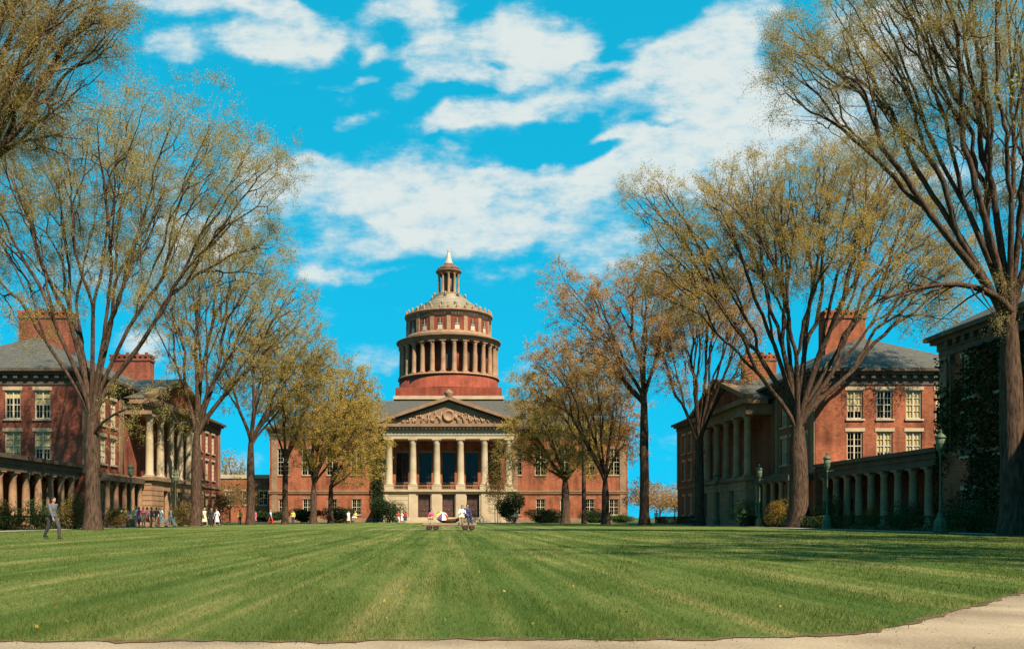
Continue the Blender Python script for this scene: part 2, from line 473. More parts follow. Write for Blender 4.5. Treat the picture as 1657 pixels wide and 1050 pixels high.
def elm(name, label, px, Y, fork_py, trunk_px, lobes_px, ntips, seed, leafmat, group='elms lining the lawn', base_dx=0, fork_dx=0, low=(), **kw):
    """lobes_px: (px, py, rx, ry, dY) in pixels of the photograph at depth Y, turned into metres; dY in metres"""
    X = PX(px, Y)
    lobes = []
    for l in lobes_px:
        lx, ly, rx, ry = l[:4]; dY = l[4] if len(l) > 4 else 0; wt = l[5] if len(l) > 5 else 1
        Yl = Y + dY
        rxm, rzm = rx * Yl / F, ry * Yl / F
        lobes.append(((PX(lx, Yl), Yl, PZ(ly, Yl)), (rxm, (rxm + rzm) * .5, rzm), wt))
    fork = (PX(px + fork_dx, Y), Y + .3, PZ(fork_py, Y))
    lowm = [((PX(a[0], Y), Y, PZ(a[1], Y)), (PX(b[0], Y - 1), Y - 1, PZ(b[1], Y - 1)), (PX(c[0], Y - 2), Y - 2, PZ(c[1], Y - 2)), r) for a, b, c, r in low]
    kw.setdefault('cover', 1.5); kw['leaf'] = 1.75 * Y / F
    V, Q, TV, TQ, LV, LQ = tree_geo((X, Y, 0), fork, trunk_px * .86 * Y / F / 2, lobes, ntips, seed, low=lowm, **kw)
    t = thing(name, label, 'tree', (X, Y, 0), group=group)
    np_object('trunk', V, Q, MAT['bark'], t, smooth=True)
    np_object('twigs', TV, TQ, MAT['twig'], t)
    np_object('crown', LV, LQ, MAT[leafmat], t)
    return t

def shrub(name, label, cat, cx, cy, w, d, h, leafmat, n=2500, leaf=.12, seed=1, z0=0., group=None, boxy=False, stems=True, lump=.35):
    rg = np.random.default_rng(seed)
    t = thing(name, label, cat, (cx, cy, z0), group=group)
    if boxy:
        p = rg.uniform(-1, 1, (n, 3))
        ax = rg.integers(0, 3, n); sg = rg.choice([-1, 1], n)
        ax[sg * (ax == 2) < 0] = 0
        shell = rg.random(n) < .85
        p[np.arange(n)[shell], ax[shell]] = sg[shell] * rg.uniform(.9, 1.03, shell.sum())
        c = np.stack([cx + p[:, 0] * w / 2, cy + p[:, 1] * d / 2, z0 + (p[:, 2] * .5 + .5) * h], 1)
        c[:, 2] += .06 * np.sin(c[:, 0] * 1.7) * np.sin(c[:, 1] * 1.1 + 1)
    else:
        k = 9
        lc = rg.normal(size=(k, 3)) * np.array([w, d, h]) * .22 + np.array([cx, cy, z0 + h * .48])
        lc[:, 2] = np.clip(lc[:, 2], z0 + .25 * h, z0 + .8 * h)
        lr = rg.uniform(.2, .42, k)
        i = rg.integers(0, k, n)
        dd = rg.normal(size=(n, 3)); dd /= np.linalg.norm(dd, axis=1)[:, None]
        rr = rg.uniform(.3, 1.06, n) ** .5
        c = lc[i] + dd * (rr * lr[i])[:, None] * np.array([w, d, h])
        c = c[c[:, 2] > z0 + .02]
    V, Q = leaf_quads(c, leaf, rg)
    np_object('foliage', V, Q, MAT[leafmat], t)
    if stems:
        B = Branches()
        for _ in range(12 if not boxy else int(max(w, d) * 2)):
            x0 = cx + rg.uniform(-.4, .4) * w * (.4 if not boxy else 1.2); y0 = cy + rg.uniform(-.4, .4) * d * (.4 if not boxy else 1.2)
            e = np.array([x0 + rg.normal() * w * .15 * (not boxy), y0 + rg.normal() * d * .15 * (not boxy), z0 + h * rg.uniform(.5, .85)])
            p = np.array([x0, y0, z0 - .1])
            B.add(np.stack([p, p * .5 + e * .5 + rg.normal(size=3) * .05, e]), np.array([.03, .022, .01]))
        BV, BQ = B.mesh_arrays()
        np_object('stem', BV, BQ, MAT['bark'], t)
    return t

# ================================================================ BUILDING KIT
def wall_skin(mb, p0, u, length, z0, z1, holes, inn, depth=.32):
    """vertical wall skin from p0 along u with rectangular openings (u0,u1,z0,z1) and reveals going inwards"""
    p0 = Vector((p0[0], p0[1], 0)); u = Vector((u[0], u[1], 0)); inn = Vector((inn[0], inn[1], 0))
    us = sorted({0., length, *[h[0] for h in holes], *[h[1] for h in holes]})
    zs = sorted({z0, z1, *[h[2] for h in holes], *[h[3] for h in holes]})
    P = lambda a, z, d=0: p0 + u * a + inn * d + Vector((0, 0, z))
    for i in range(len(us) - 1):
        for j in range(len(zs) - 1):
            um, zm = (us[i] + us[i+1]) / 2, (zs[j] + zs[j+1]) / 2
            if any(h[0] < um < h[1] and h[2] < zm < h[3] for h in holes): continue
            mb.add([P(us[i], zs[j]), P(us[i+1], zs[j]), P(us[i+1], zs[j+1]), P(us[i], zs[j+1])], [(0, 1, 2, 3)])
    for a, b, c, d in holes:
        q = [(a, c), (b, c), (b, d), (a, d)]
        for k in range(4):
            (a1, c1), (a2, c2) = q[k], q[(k + 1) % 4]
            mb.add([P(a1, c1), P(a2, c2), P(a2, c2, depth), P(a1, c1, depth)], [(0, 1, 2, 3)])

WIN = {}; bl_rng = random.Random(12)
def window(parent, x, y, z, rz, w, h, rows=4, lintel=True, blind=0., stone='stone', frame='white_wood'):
    """a sash window as a part of its building: frame > pane, sill, lintel, blind. Local +y goes into the wall."""
    key = (w, h, rows, lintel, blind, stone, frame)
    o = Vector((x, y, z)) - origin(parent)
    if key not in WIN:
        f = MB(); t = .11
        f.box(-w/2, -w/2 + t, .12, .24, 0, h); f.box(w/2 - t, w/2, .12, .24, 0, h)
        f.box(-w/2 + t, w/2 - t, .12, .24, 0, t); f.box(-w/2 + t, w/2 - t, .12, .24, h - t, h)
        f.box(-.055, .055, .13, .23, t, h - t)
        for k in range(1, rows):
            zz = t + (h - 2*t) * k / rows; q = .04 if k * 2 == rows else .013
            f.box(-w/2 + t, -.055, .14, .22, zz - q, zz + q); f.box(.055, w/2 - t, .14, .22, zz - q, zz + q)
        for sx in (-1, 1):
            xm = sx * (w/4 - .03); f.box(xm - .011, xm + .011, .145, .215, t, h - t)
        proto = f.build('window', MAT[frame], parent)
        me = proto.data
        off = origin(parent)
        for v in me.vertices: v.co += off
        g = MB(); g.box(-w/2 + .03, w/2 - .03, .255, .27, .03, h - .03)
        def child(mb, name, mat):
            mm = mb.mesh(name, MAT[mat]); c = bpy.data.objects.new(name, mm); COL.objects.link(c); c.parent = proto; return c
        child(g, 'pane', 'glass')
        s = MB(); s.box(-w/2 - .12, w/2 + .12, -.14, .3, -.16, -.003); child(s, 'sill', stone)
        if lintel:
            l = MB(); l.box(-w/2 - .16, w/2 + .16, -.05, .3, h + .003, h + .30); child(l, 'lintel', stone)
        if blind:
            b = MB(); b.box(-w/2 + .1, w/2 - .1, .222, .25, h * (1 - blind), h - .1); child(b, 'blind', 'blind')
        WIN[key] = proto; c = proto
    else:
        c = copy_tree(WIN[key], parent)
    c.location = o; c.rotation_euler = (0, 0, rz)
    return c

def column_mb(x, y, z0, z1, r, seg=16, square=True):
    m = MB(); h = z1 - z0
    if square: m.box(x - r*1.35, x + r*1.35, y - r*1.35, y + r*1.35, z0, z0 + r*.35)
    p = [(r*1.28, z0 + r*.36), (r*1.34, z0 + r*.55), (r*1.12, z0 + r*.78), (r*1.0, z0 + r*.95),
         (r*1.0, z0 + h*.33), (r*.95, z0 + h*.6), (r*.86, z1 - r*1.5), (r*.95, z1 - r*1.35), (r*.9, z1 - r*1.2), (r*1.2, z1 - r*.45), (r*1.22, z1 - r*.33)]
    m.lathe(x, y, p, seg)
    if square: m.box(x - r*1.3, x + r*1.3, y - r*1.3, y + r*1.3, z1 - r*.32, z1)
    return m
def hip_roof(x0, x1, y0, y1, z, zr, ridge_axis='y', inset=None):
    m = MB()
    if ridge_axis == 'y':
        i = (x1 - x0) / 2 if inset is None else inset; xm = (x0 + x1) / 2
        r1, r2 = (xm, y0 + i, zr), (xm, y1 - i, zr)
        v = [(x0, y0, z), (x1, y0, z), (x1, y1, z), (x0, y1, z), r1, r2]
        m.add(v, [(0, 1, 4), (1, 2, 5, 4), (2, 3, 5), (3, 0, 4, 5), (3, 2, 1, 0)])
    else:
        i = (y1 - y0) / 2 if inset is None else inset; ym = (y0 + y1) / 2
        v = [(x0, y0, z), (x1, y0, z), (x1, y1, z), (x0, y1, z), (x0 + i, ym, zr), (x1 - i, ym, zr)]
        m.add(v, [(0, 1, 5, 4), (1, 2, 5), (2, 3, 4, 5), (3, 0, 4), (3, 2, 1, 0)])
    return m
def pediment_prism(m, a, b, apex, d):
    return m.prism([a, b, apex], d)

def entablature(m, x0, x1, y0, y1, z0, z1):
    """three stepped courses round a rectangular block"""
    h = z1 - z0
    m.box(x0 - .08, x1 + .08, y0 - .08, y1 + .08, z0, z0 + h*.3)
    m.box(x0 - .16, x1 + .16, y0 - .16, y1 + .16, z0 + h*.3, z0 + h*.62)
    m.box(x0 - .45, x1 + .45, y0 - .45, y1 + .45, z0 + h*.62, z0 + h*.8)
    m.box(x0 - .75, x1 + .75, y0 - .75, y1 + .75, z0 + h*.8, z1)

# ================================================================ LIBRARY
def library():
    t = thing('library_building', 'red brick library with round colonnaded tower and white columned portico beyond the lawn', 'library', (0, 157, 0))
    Y0 = 157.0; HW = 32.5
    wx = [12.3, 16.7, 21.1, 25.6, 30.0]
    holes = []
    for s in (-1, 1):
        for x in wx:
            holes.append((HW + s*x - 1.05, HW + s*x + 1.05, 8.5, 13.3)); holes.append((HW + s*x - .85, HW + s*x + .85, 1.3, 4.2))
    for x in (-8.4, -4.2, 0, 4.2, 8.4): holes.append((HW + x - 1.1, HW + x + 1.1, 7.2, 12.6))
    w = MB(); wall_skin(w, (-HW, Y0), (1, 0), 2*HW, -.3, 14.9, holes, (0, 1))
    w.add([(-HW, Y0, -.3), (-HW, 192, -.3), (-HW, 192, 14.9), (-HW, Y0, 14.9)], [(0, 1, 2, 3)])
    w.add([(HW, Y0, -.3), (HW, 192, -.3), (HW, 192, 14.9), (HW, Y0, 14.9)], [(3, 2, 1, 0)])
    w.add([(-HW, 192, -.3), (HW, 192, -.3), (HW, 192, 14.9), (-HW, 192, 14.9)], [(0, 1, 2, 3)])
    w.build('wall', MAT['brick'], t)
    for s in (-1, 1):
        b = MB()
        x0, x1 = (11.7, HW + .15) if s > 0 else (-HW - .15, -11.7)
        b.box(x0, x1, Y0 - .22, Y0 - .003, 5.15, 5.45); b.box(x0, x1, Y0 - .34, Y0 - .003, 5.453, 5.75)
        b.box(x0, x1, Y0 - .25, Y0 - .003, -.1, .75)
        for q in (HW - .9, 12.0):                                       # quoin strips
            b.box(s*q - .55, s*q + .55, Y0 - .1, Y0 - .003, .76, 5.14); b.box(s*q - .55, s*q + .55, Y0 - .1, Y0 - .003, 5.76, 14.89)
        b.build('belt_course', MAT['stone_dark'], t)
    e = MB(); entablature(e, -HW, HW, Y0, 192, 14.9, 17.3); e.build('cornice', MAT['wood_trim'], t)
    hip_roof(-HW - .6, HW + .6, Y0 - .6, 183, 17.305, 23.7, 'x').build('roof', MAT['slate'], t)
    for s in (-1, 1):
        for i, x in enumerate(wx):
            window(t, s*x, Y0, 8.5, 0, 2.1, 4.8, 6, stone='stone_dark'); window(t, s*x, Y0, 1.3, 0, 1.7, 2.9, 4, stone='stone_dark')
    for x in (-8.4, -4.2, 0, 4.2, 8.4): window(t, x, Y0, 7.2, 0, 2.2, 5.4, 6, stone='stone_dark', frame='door')  # frames coloured dark for the shade behind the portico columns
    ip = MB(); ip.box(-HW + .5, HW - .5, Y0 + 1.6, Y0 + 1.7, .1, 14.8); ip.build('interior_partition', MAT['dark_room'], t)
    # portico ground storey
    PH = 11.6; PY = 152.6
    p = MB()
    dh = [(PH + x - 1.12, PH + x + 1.12, .9, 4.95) for x in (-4.3, 0, 4.3)]
    wall_skin(p, (-PH, PY), (1, 0), 2*PH, 0, 5.2, dh, (0, 1), .8)
    p.add([(-PH, PY, 0), (-PH, Y0, 0), (-PH, Y0, 5.2), (-PH, PY, 5.2)], [(0, 1, 2, 3)])
    p.add([(PH, PY, 0), (PH, Y0, 0), (PH, Y0, 5.2), (PH, PY, 5.2)], [(0, 1, 2, 3)])
    for x in (-2.15, 2.15): p.box(x - .85, x + .85, PY - .18, PY - .003, .9, 5.19)
    for x in (-6.4, 6.4): p.box(x - .65, x + .65, PY - .18, PY - .003, .9, 5.19)
    for x in (-11.1, 11.1): p.box(x - .5, x + .5, PY - .14, PY - .003, .9, 5.19)
    for z in (1.65, 2.4, 3.15, 3.9, 4.65):                               # rustication courses
        for a, c in ((-10.55, -7.1), (7.1, 10.55)): p.box(a, c, PY - .05, PY - .002, z, z + .68)
    p.build('portico_base', MAT['stone'], t)
    k = MB(); k.box(-PH - .25, PH + .25, PY - .35, Y0 - .36, 5.205, 5.42); k.box(-PH - .45, PH + .45, PY - .55, Y0 - .36, 5.423, 5.78)
    for i in range(6):
        x = -10.55 + 4.22*i; k.box(x - .85, x + .85, PY - .25, PY + 1.4, 5.783, 6.4)
    k.build('portico_floor', MAT['stone'], t)
    bl = MB()
    for i in range(5):
        x0 = -10.55 + 4.22*i + .87; x1 = x0 + 4.22 - 1.74
        bl.box(x0, x1, PY + .2, PY + .5, 5.8, 5.92); bl.box(x0, x1, PY + .15, PY + .55, 6.38, 6.55)
        for j in range(7):
            xx = x0 + .17 + j * (x1 - x0 - .34) / 6
            bl.lathe(xx, PY + .35, [(.06, 5.92), (.11, 6.05), (.05, 6.25), (.08, 6.38)], 8)
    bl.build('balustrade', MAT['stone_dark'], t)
    for i in range(6):
        column_mb(-10.55 + 4.22*i, PY + .55, 6.402, 14.7, .62, 20).build('column', MAT['stone'], t)
    e = MB()
    e.box(-11.5, 11.5, PY - .15, Y0 - .1, 14.703, 15.35); e.box(-11.6, 11.6, PY - .28, Y0 - .1, 15.352, 16.3)
    e.build('portico_entablature', MAT['stone'], t)
    c = MB(); c.box(-12.1, 12.1, PY - .75, Y0 - .9, 16.303, 16.75); c.box(-12.6, 12.6, PY - 1.2, Y0 - .9, 16.753, 17.3)
    for i in range(37): c.box(-11.9 + i*.661 - .14, -11.9 + i*.661 + .14, PY - .98, PY - .752, 16.4, 16.74)
    for s in (-1, 1):                                                    # raking cornices
        a, ap = Vector((s*12.6, PY - 1.2, 17.303)), Vector((0, PY - 1.2, 21.5))
        c.prism([a, ap, ap + Vector((0, 0, .62)), a + Vector((0, 0, .45)) + Vector((s*.25, 0, 0))], (0, 1.3, 0))
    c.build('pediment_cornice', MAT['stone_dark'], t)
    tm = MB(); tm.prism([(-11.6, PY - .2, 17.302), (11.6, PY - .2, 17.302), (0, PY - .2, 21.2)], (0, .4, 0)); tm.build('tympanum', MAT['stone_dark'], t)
    rl = MB(); rg = random.Random(3)
    rl.lathe(0, 0, [(0.01, 0), (.75, 0), (1.0, .12), (1.05, .25), (.8, .3), (.7, .18), (0.01, .16)], 20)
    o0 = len(rl.v); rl.v = [(x, PY - .2 - z*1.1, 18.75 + y) for x, y, z in rl.v]
    rl.build('medallion', MAT['stone_attic'], t)
    for s in (-1, 1):
        rl = MB()
        for i in range(26):
            x = s * (1.0 + i * .33 + rg.uniform(-.1, .1)); top = 21.2 - 3.9 * abs(x) / 11.6
            zc = 17.5 + (top - 17.5) * rg.uniform(.15, .62)
            rl.sphere((x, PY - .24, zc), rg.uniform(.16, .34) * (1 - i*.018), 8, 5, (1, .8, rg.uniform(.8, 1.7)))
        for i in range(7):
            x = s * (1.6 + i * 1.1); top = 21.2 - 3.9 * abs(x) / 11.6
            rl.tube((x, PY - .3, 17.45), (x - s*.4, PY - .3, 17.5 + (top - 17.5) * .62), .16, .08, 6)
        rl.build('relief_figures', MAT['stone_attic'], t)
    ac = MB(); ac.lathe(0, PY - .6, [(.7, 22.0), (.5, 22.25), (.8, 22.5), (.75, 22.9), (.35, 23.15), (.1, 23.4)], 12)
    ac.build('acroterion', MAT['stone_dark'], t)
    pr = MB(); pr.prism([(-12.7, PY + .12, 17.306), (12.7, PY + .12, 17.306), (0, PY + .12, 21.9)], (0, 16, 0)); pr.build('portico_roof', MAT['slate'], t)
    st = MB()
    for i in range(5): st.box(-10.2 - .0*i, 10.2, PY - .35 - .4*(5 - i), PY - .01 - .0*i if i == 4 else PY - .35 - .4*(4 - i), -.1, .18*(i + 1))
    st.build('entrance_steps', MAT['stone'], t)
    for x in (-4.3, 0, 4.3):
        d = MB(); d.box(x - 1.1, x + 1.1, PY + .62, PY + .72, .905, 4.94)
        for s in (-1, 1):
            for j in range(4): d.box(x + s*.52 - .4, x + s*.52 + .4, PY + .56, PY + .62, 1.1 + j*.95, 1.9 + j*.95)
        do = d.build('door', MAT['door'], t)
        hd = MB(); hd.tube((x - .08, PY + .52, 1.9), (x - .08, PY + .52, 2.4), .03); hd.tube((x + .08, PY + .52, 1.9), (x + .08, PY + .52, 2.4), .03)
        hd.build('handle', MAT['stone_dark'], do)
    # ---- tower
    TY = 185.0
    tb = MB(); tb.box(-10.9, 10.9, TY - 10.9, TY + 10.9, 17.4, 24.6); tb.box(-10.75, 10.75, TY - 10.75, TY + 10.75, 25.3, 27.05)
    tb.build('tower_base', MAT['brick_red'], t)
    tc = MB(); tc.box(-11.15, 11.15, TY - 11.15, TY + 11.15, 24.603, 25.297); tc.build('tower_base_cornice', MAT['stone'], t)
    d = MB(); d.lathe(0, TY, [(10.7, 27.053), (10.7, 27.3), (10.55, 27.35), (10.55, 29.85)], 72); d.build('tower_drum', MAT['brick_red'], t)
    d = MB(); d.lathe(0, TY, [(10.6, 29.853), (10.85, 29.9), (10.85, 30.1), (10.75, 30.15), (10.75, 30.25)], 72); d.build('drum_course', MAT['stone_attic'], t)
    d = MB(); d.lathe(0, TY, [(8.7, 30.253), (8.7, 36.68)], 72); core = d.build('drum_core', MAT['brick_red'], t)
    for k in range(14):
        a = 2*math.pi*(k + .5)/14; m = MB()
        ca, sa = math.cos(a), math.sin(a)
        q = lambda u, r, z: (r*ca - u*sa, TY + r*sa + u*ca, z)
        m.add([q(-.55, 8.76, 31.2), q(.55, 8.76, 31.2), q(.55, 8.76, 34.9), q(-.55, 8.76, 34.9), q(-.55, 8.5, 31.2), q(.55, 8.5, 31.2), q(.55, 8.5, 34.9), q(-.55, 8.5, 34.9)],
              [(0, 1, 2, 3), (0, 1, 5, 4), (1, 2, 6, 5), (2, 3, 7, 6), (3, 0, 4, 7)])
        m.build('core_window', MAT['door'], core)
    NC = 28
    cm = column_mb(0, 0, 30.255, 36.69, .5, 12).mesh('column', MAT['stone_attic'])
    for k in range(NC):
        a = 2*math.pi*(k + .5)/NC
        o = bpy.data.objects.new('tower_column', cm); COL.objects.link(o); o.parent = t
        o.location = (10.05*math.cos(a), TY + 10.05*math.sin(a) - 157, 0); o.rotation_euler = (0, 0, a)
    d = MB(); d.lathe(0, TY, [(8.9, 36.695), (10.6, 36.7), (10.62, 37.25), (10.7, 37.28), (10.7, 37.45), (10.95, 37.5), (11.15, 37.65), (11.2, 37.85), (11.05, 37.92), (9.3, 38.1)], 72)
    d.build('tower_entablature', MAT['stone_dark'], t)
    d = MB(); d.lathe(0, TY, [(9.2, 38.103), (9.2, 39.0), (8.8, 39.05), (8.8, 41.9), (9.0, 41.95), (9.0, 43.0), (9.3, 43.05), (9.42, 43.25), (9.4, 43.45), (8.5, 43.55)], 72)
    at = d.build('attic', MAT['stone_attic'], t)
    NP = 16
    for k in range(NP):
        a = 2*math.pi*(k + .5)/NP; ca, sa = math.cos(a), math.sin(a)
        def slab(u0, u1, r0, r1, z0, z1, a=a):
            ca, sa = math.cos(a), math.sin(a)
            return ([(r*ca - u*sa, TY + r*sa + u*ca, z) for z in (z0, z1) for (u, r) in ((u0, r0), (u1, r0), (u1, r1), (u0, r1))],
                    [(3, 2, 1, 0), (4, 5, 6, 7), (0, 1, 5, 4), (1, 2, 6, 5), (2, 3, 7, 6), (3, 0, 4, 7)])
        m = MB(); m.add(*slab(-1.35, 1.35, 8.5, 8.84, 39.08, 41.88)); bp = None
        m.build('brick_panel', MAT['brick_red'], at)
        m = MB(); m.add(*slab(-.5, .5, 8.7, 8.9, 39.3, 41.5)); wn = m.build('attic_window', MAT['door'], at)
        m = MB(); m.add(*slab(-.62, .62, 8.7, 9.0, 39.15, 39.3)); m.add(*slab(-.04, .04, 8.7, 8.96, 39.3, 41.5)); m.add(*slab(-.5, .5, 8.7, 8.95, 40.35, 40.43)); m.add(*slab(-.48, .48, 8.7, 8.93, 39.35, 40.1))
        m.build('window_frame', MAT['white_wood'], at)
        a2 = 2*math.pi*k/NP; m = MB(); m.add(*slab(-.42, .42, 8.65, 9.08, 39.02, 41.93, a2)); m.build('pilaster', MAT['stone_attic'], at)
        m = MB()
        for j in range(4): m.add(*slab(-1.2 + j*.66, -.8 + j*.66, 8.8, 9.02, 42.2, 42.75))
        m.build('frieze_slots', MAT['door'], at)
    for k in range(32):
        a = 2*math.pi*k/32; m = MB(); m.lathe(9.05*math.cos(a), TY + 9.05*math.sin(a), [(.28, 43.45), (.2, 43.65), (.3, 43.9), (.22, 44.15), (.04, 44.45)], 8)
        m.build('antefix', MAT['stone_attic'], t)
    d = MB(); d.lathe(0, TY, [(8.5, 43.553), (8.5, 44.0), (7.6, 44.2), (7.55, 44.6), (6.4, 44.9), (6.35, 45.4), (5.3, 45.8), (5.2, 46.2), (4.2, 46.7), (4.1, 47.1), (3.2, 47.5), (3.1, 47.9)], 48, smooth=False)
    d.build('dome', MAT['dome'], t)
    d = MB()
    for k in range(16):
        a = 2*math.pi*(k+.5)/16; d.lathe(6.9*math.cos(a), TY + 6.9*math.sin(a), [(.3, 44.55), (.22, 45.1), (.32, 45.25), (.06, 45.6)], 8)
        if k % 2: d.lathe(3.6*math.cos(a), TY + 3.6*math.sin(a), [(.26, 47.3), (.2, 47.9), (.28, 48.05), (.05, 48.4)], 8)
    d.build('dome_finials', MAT['dome'], t)
    lt = MB(); lt.lathe(0, TY, [(2.8, 47.903), (2.8, 48.25), (2.5, 48.4)], 32); lt.lathe(0, TY, [(1.35, 48.4), (1.35, 52.6)], 24)
    ln = lt.build('lantern', MAT['stone_dark'], t)
    for k in range(10):
        a = 2*math.pi*(k + .5)/10
        column_mb(2.1*math.cos(a), TY + 2.1*math.sin(a), 48.402, 52.6, .27, 10).build('lantern_column', MAT['stone_attic'], ln)
    le = MB(); le.lathe(0, TY, [(2.25, 52.603), (2.35, 52.95), (2.75, 53.1), (2.75, 53.35), (2.4, 53.45)], 32); le.build('lantern_cornice', MAT['stone_dark'], ln)
    cp = MB(); cp.lathe(0, TY, [(2.45, 53.453), (2.4, 53.8), (2.1, 54.2), (1.6, 54.5), (1.05, 54.7), (.95, 54.8)], 32)
    for k in range(10):
        a = 2*math.pi*k/10; cp.sphere((2.4*math.cos(a), TY + 2.4*math.sin(a), 53.7), .22, 6, 4)
    cp.build('lantern_cap', MAT['cap'], ln)
    sp = MB(); sp.lathe(0, TY, [(.95, 54.803), (1.0, 55.0), (.85, 55.2), (.6, 56.2), (.32, 57.3), (.2, 57.6), (.3, 57.75), (.2, 57.95), (.05, 58.1), (.04, 59.0)], 16)
    sp.build('spire', MAT['lead'], t)
library()

# ================================================================ SIDE HALLS
def hall(sg, y0, y1, label, name='brick_hall', zw=12.4, ze=13.8, zr=18.1, portico=True, chimneys=(86.7, 110.0), windows_y=(), end_x=(), blinds={}, extra=None):
    t = thing(name, label, 'building', (sg*39.5, (y0 + y1)/2, 0), group=None)
    X0, X1 = 32.0, 47.0
    rzq = R(90) if sg < 0 else R(-90)
    lv = [(9.45, 2.5), (5.85, 2.5), (1.2, 2.5)]
    lv = [(z + zw - 12.4, h) for z, h in lv]
    w = MB()
    lo = (lambda a: a - X0) if sg > 0 else (lambda a: X1 - a)
    he = [(lo(x) - .7, lo(x) + .7, z, z + h) for x in end_x for z, h in lv]
    p0 = (X0, y0) if sg > 0 else (-X1, y0)
    wall_skin(w, p0, (1, 0), X1 - X0, -.3, zw, he, (0, 1))
    hq = [(y - y0 - .7, y - y0 + .7, z, z + h) for y in windows_y for z, h in lv]
    wall_skin(w, (sg*X0, y0), (0, 1), y1 - y0, -.3, zw, hq, (sg, 0))
    w.add([(sg*X1, y0, -.3), (sg*X1, y1, -.3), (sg*X1, y1, zw), (sg*X1, y0, zw)], [(0, 1, 2, 3)])
    w.add([(sg*X0, y1, -.3), (sg*X1, y1, -.3), (sg*X1, y1, zw), (sg*X0, y1, zw)], [(0, 1, 2, 3)])
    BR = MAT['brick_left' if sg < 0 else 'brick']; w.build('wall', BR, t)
    xa, xb = sorted((sg*X0, sg*X1))
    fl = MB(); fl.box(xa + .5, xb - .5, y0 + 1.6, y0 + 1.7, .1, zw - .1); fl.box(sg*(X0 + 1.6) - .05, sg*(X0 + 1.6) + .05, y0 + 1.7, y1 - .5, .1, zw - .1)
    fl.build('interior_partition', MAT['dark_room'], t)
    e = MB(); entablature(e, xa, xb, y0, y1, zw + .003, ze)
    n = int((y1 - y0) / .9)
    for i in range(n): e.box(sg*(X0 - .42), sg*(X0 - .16), y0 + i*.9, y0 + i*.9 + .35, zw + (ze-zw)*.4, zw + (ze-zw)*.615)
    for i in range(int(15/.9)): e.box(xa + .2 + i*.9, xa + .55 + i*.9, y0 - .42, y0 - .16, zw + (ze-zw)*.4, zw + (ze-zw)*.615)
    e.build('cornice', MAT['wood_trim'], t)
    hip_roof(xa - .6, xb + .6, y0 - .6, y1 + .6, ze + .004, zr, 'y').build('roof', MAT['slate'], t)
    k = 0
    for x in end_x:
        for j, (z, h) in enumerate(lv):
            window(t, sg*x, y0, z, 0, 1.4, h, 4, blind=blinds.get((x, j), bl_rng.choice((0, 0, .3, .5, .75))))
    for y in windows_y:
        for j, (z, h) in enumerate(lv): window(t, sg*X0, y, z, rzq, 1.4, h, 4, blind=blinds.get((y, j), bl_rng.choice((0, 0, .3, .5, .75))))
    b = MB()
    b.box(*sorted((sg*(X0 - .12), sg*(X0 - .003))), y0 - .1, y1 + .1, 4.75, 5.05); b.box(xa, xb, y0 - .1, y0 - .003, 4.75, 5.05)
    b.box(*sorted((sg*(X0 - .15), sg*(X0 - .003))), y0 - .12, y1 + .1, -.1, .7)
    b.build('belt_course', MAT['stone_dark'], t)
    for y in ([y0 + .45, y1 - .45] + ([84.4, 103.6] if portico else [])):
        pl = MB(); pl.box(*sorted((sg*(X0 - .11), sg*(X0 - .002))), y - .4, y + .4, 5.06, zw); pl.build('pilaster', MAT['stone_dark'], t)
    if not portico:                                                     # creeper on the nearest hall, thickened to darken its shaded wall
        rg = np.random.default_rng(91); n = 42000
        yy = rg.uniform(y0, y1 + .3, n); zz = rg.uniform(.2, zw, n); k = np.sin(yy*.9) + np.sin(yy*.37 + 2) + .9*np.sin(zz*.8 + yy*.5) > rg.normal(size=n)*.4 - 1.1
        c = np.stack([sg*(X0 - rg.uniform(.02, .3, n)), yy, zz], 1)[k]
        V, Q = leaf_quads(c, .26, rg); np_object('creeper', V, Q, MAT['yew'], t)
    for yd in ([y0 + 9.2, y1 - 16.4] if portico else [y1 - 1.4]):
        dp = MB(); xd = sg*(X0 - .16)
        dp.tube((xd, yd, 5.1), (xd, yd, zw - .05), .06); dp.box(xd - .11, xd + .11, yd - .14, yd + .14, zw - .45, zw - .1); dp.build('downpipe', MAT['lamp'], t)
    for cy in chimneys:
        hw = 2.0 if sg > 0 else 2.5; c = MB(); x = 39.4 if sg > 0 else -40.2; c.box(x - hw, x + hw, cy - .8, cy + .8, ze, 20.6); c.box(x - hw - .12, x + hw + .12, cy - .92, cy + .92, 20.603, 20.9)
        for i in range(8): c.box(x - hw + i*hw*.264, x - hw + hw*.136 + i*hw*.264, cy - .9, cy + .9, 20.903, 21.15)
        c.box(x - hw - .12, x + hw + .12, cy - .92, cy + .92, 21.153, 21.4)
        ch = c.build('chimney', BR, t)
        c = MB()
        for i in range(4): c.lathe(x - hw*.72 + i*hw*.48, cy, [(.22, 21.4), (.2, 21.75), (.25, 21.8)], 10)
        c.build('chimney_pot', MAT['stone_dark'], ch)
    if portico:
        ya, yb = 85.0, 103.0; XP = 29.2
        p = MB(); dh = [(y - ya - .75, y - ya + .75, .6, 3.6) for y in (89.4, 94.0, 98.6)]
        wall_skin(p, (sg*XP, ya), (0, 1), yb - ya, -.1, 4.5, dh, (sg, 0), .5)
        p.box(*sorted((sg*(XP + .01), sg*(X0 - .16))), ya, ya + .02, 0, 4.5); p.box(*sorted((sg*(XP + .01), sg*(X0 - .16))), yb - .02, yb, 0, 4.5)
        for i in range(8):
            z = .55 + i*.5
            for q0, q1 in ((ya, 88.5), (90.3, 93.1), (94.9, 97.7), (99.5, yb)): p.box(*sorted((sg*(XP - .06), sg*(XP - .002))), q0 + .05, q1 - .05, z, z + .43)
            p.box(*sorted((sg*(XP), sg*(X0 - .2))), ya - .06, ya - .002, z, z + .43)
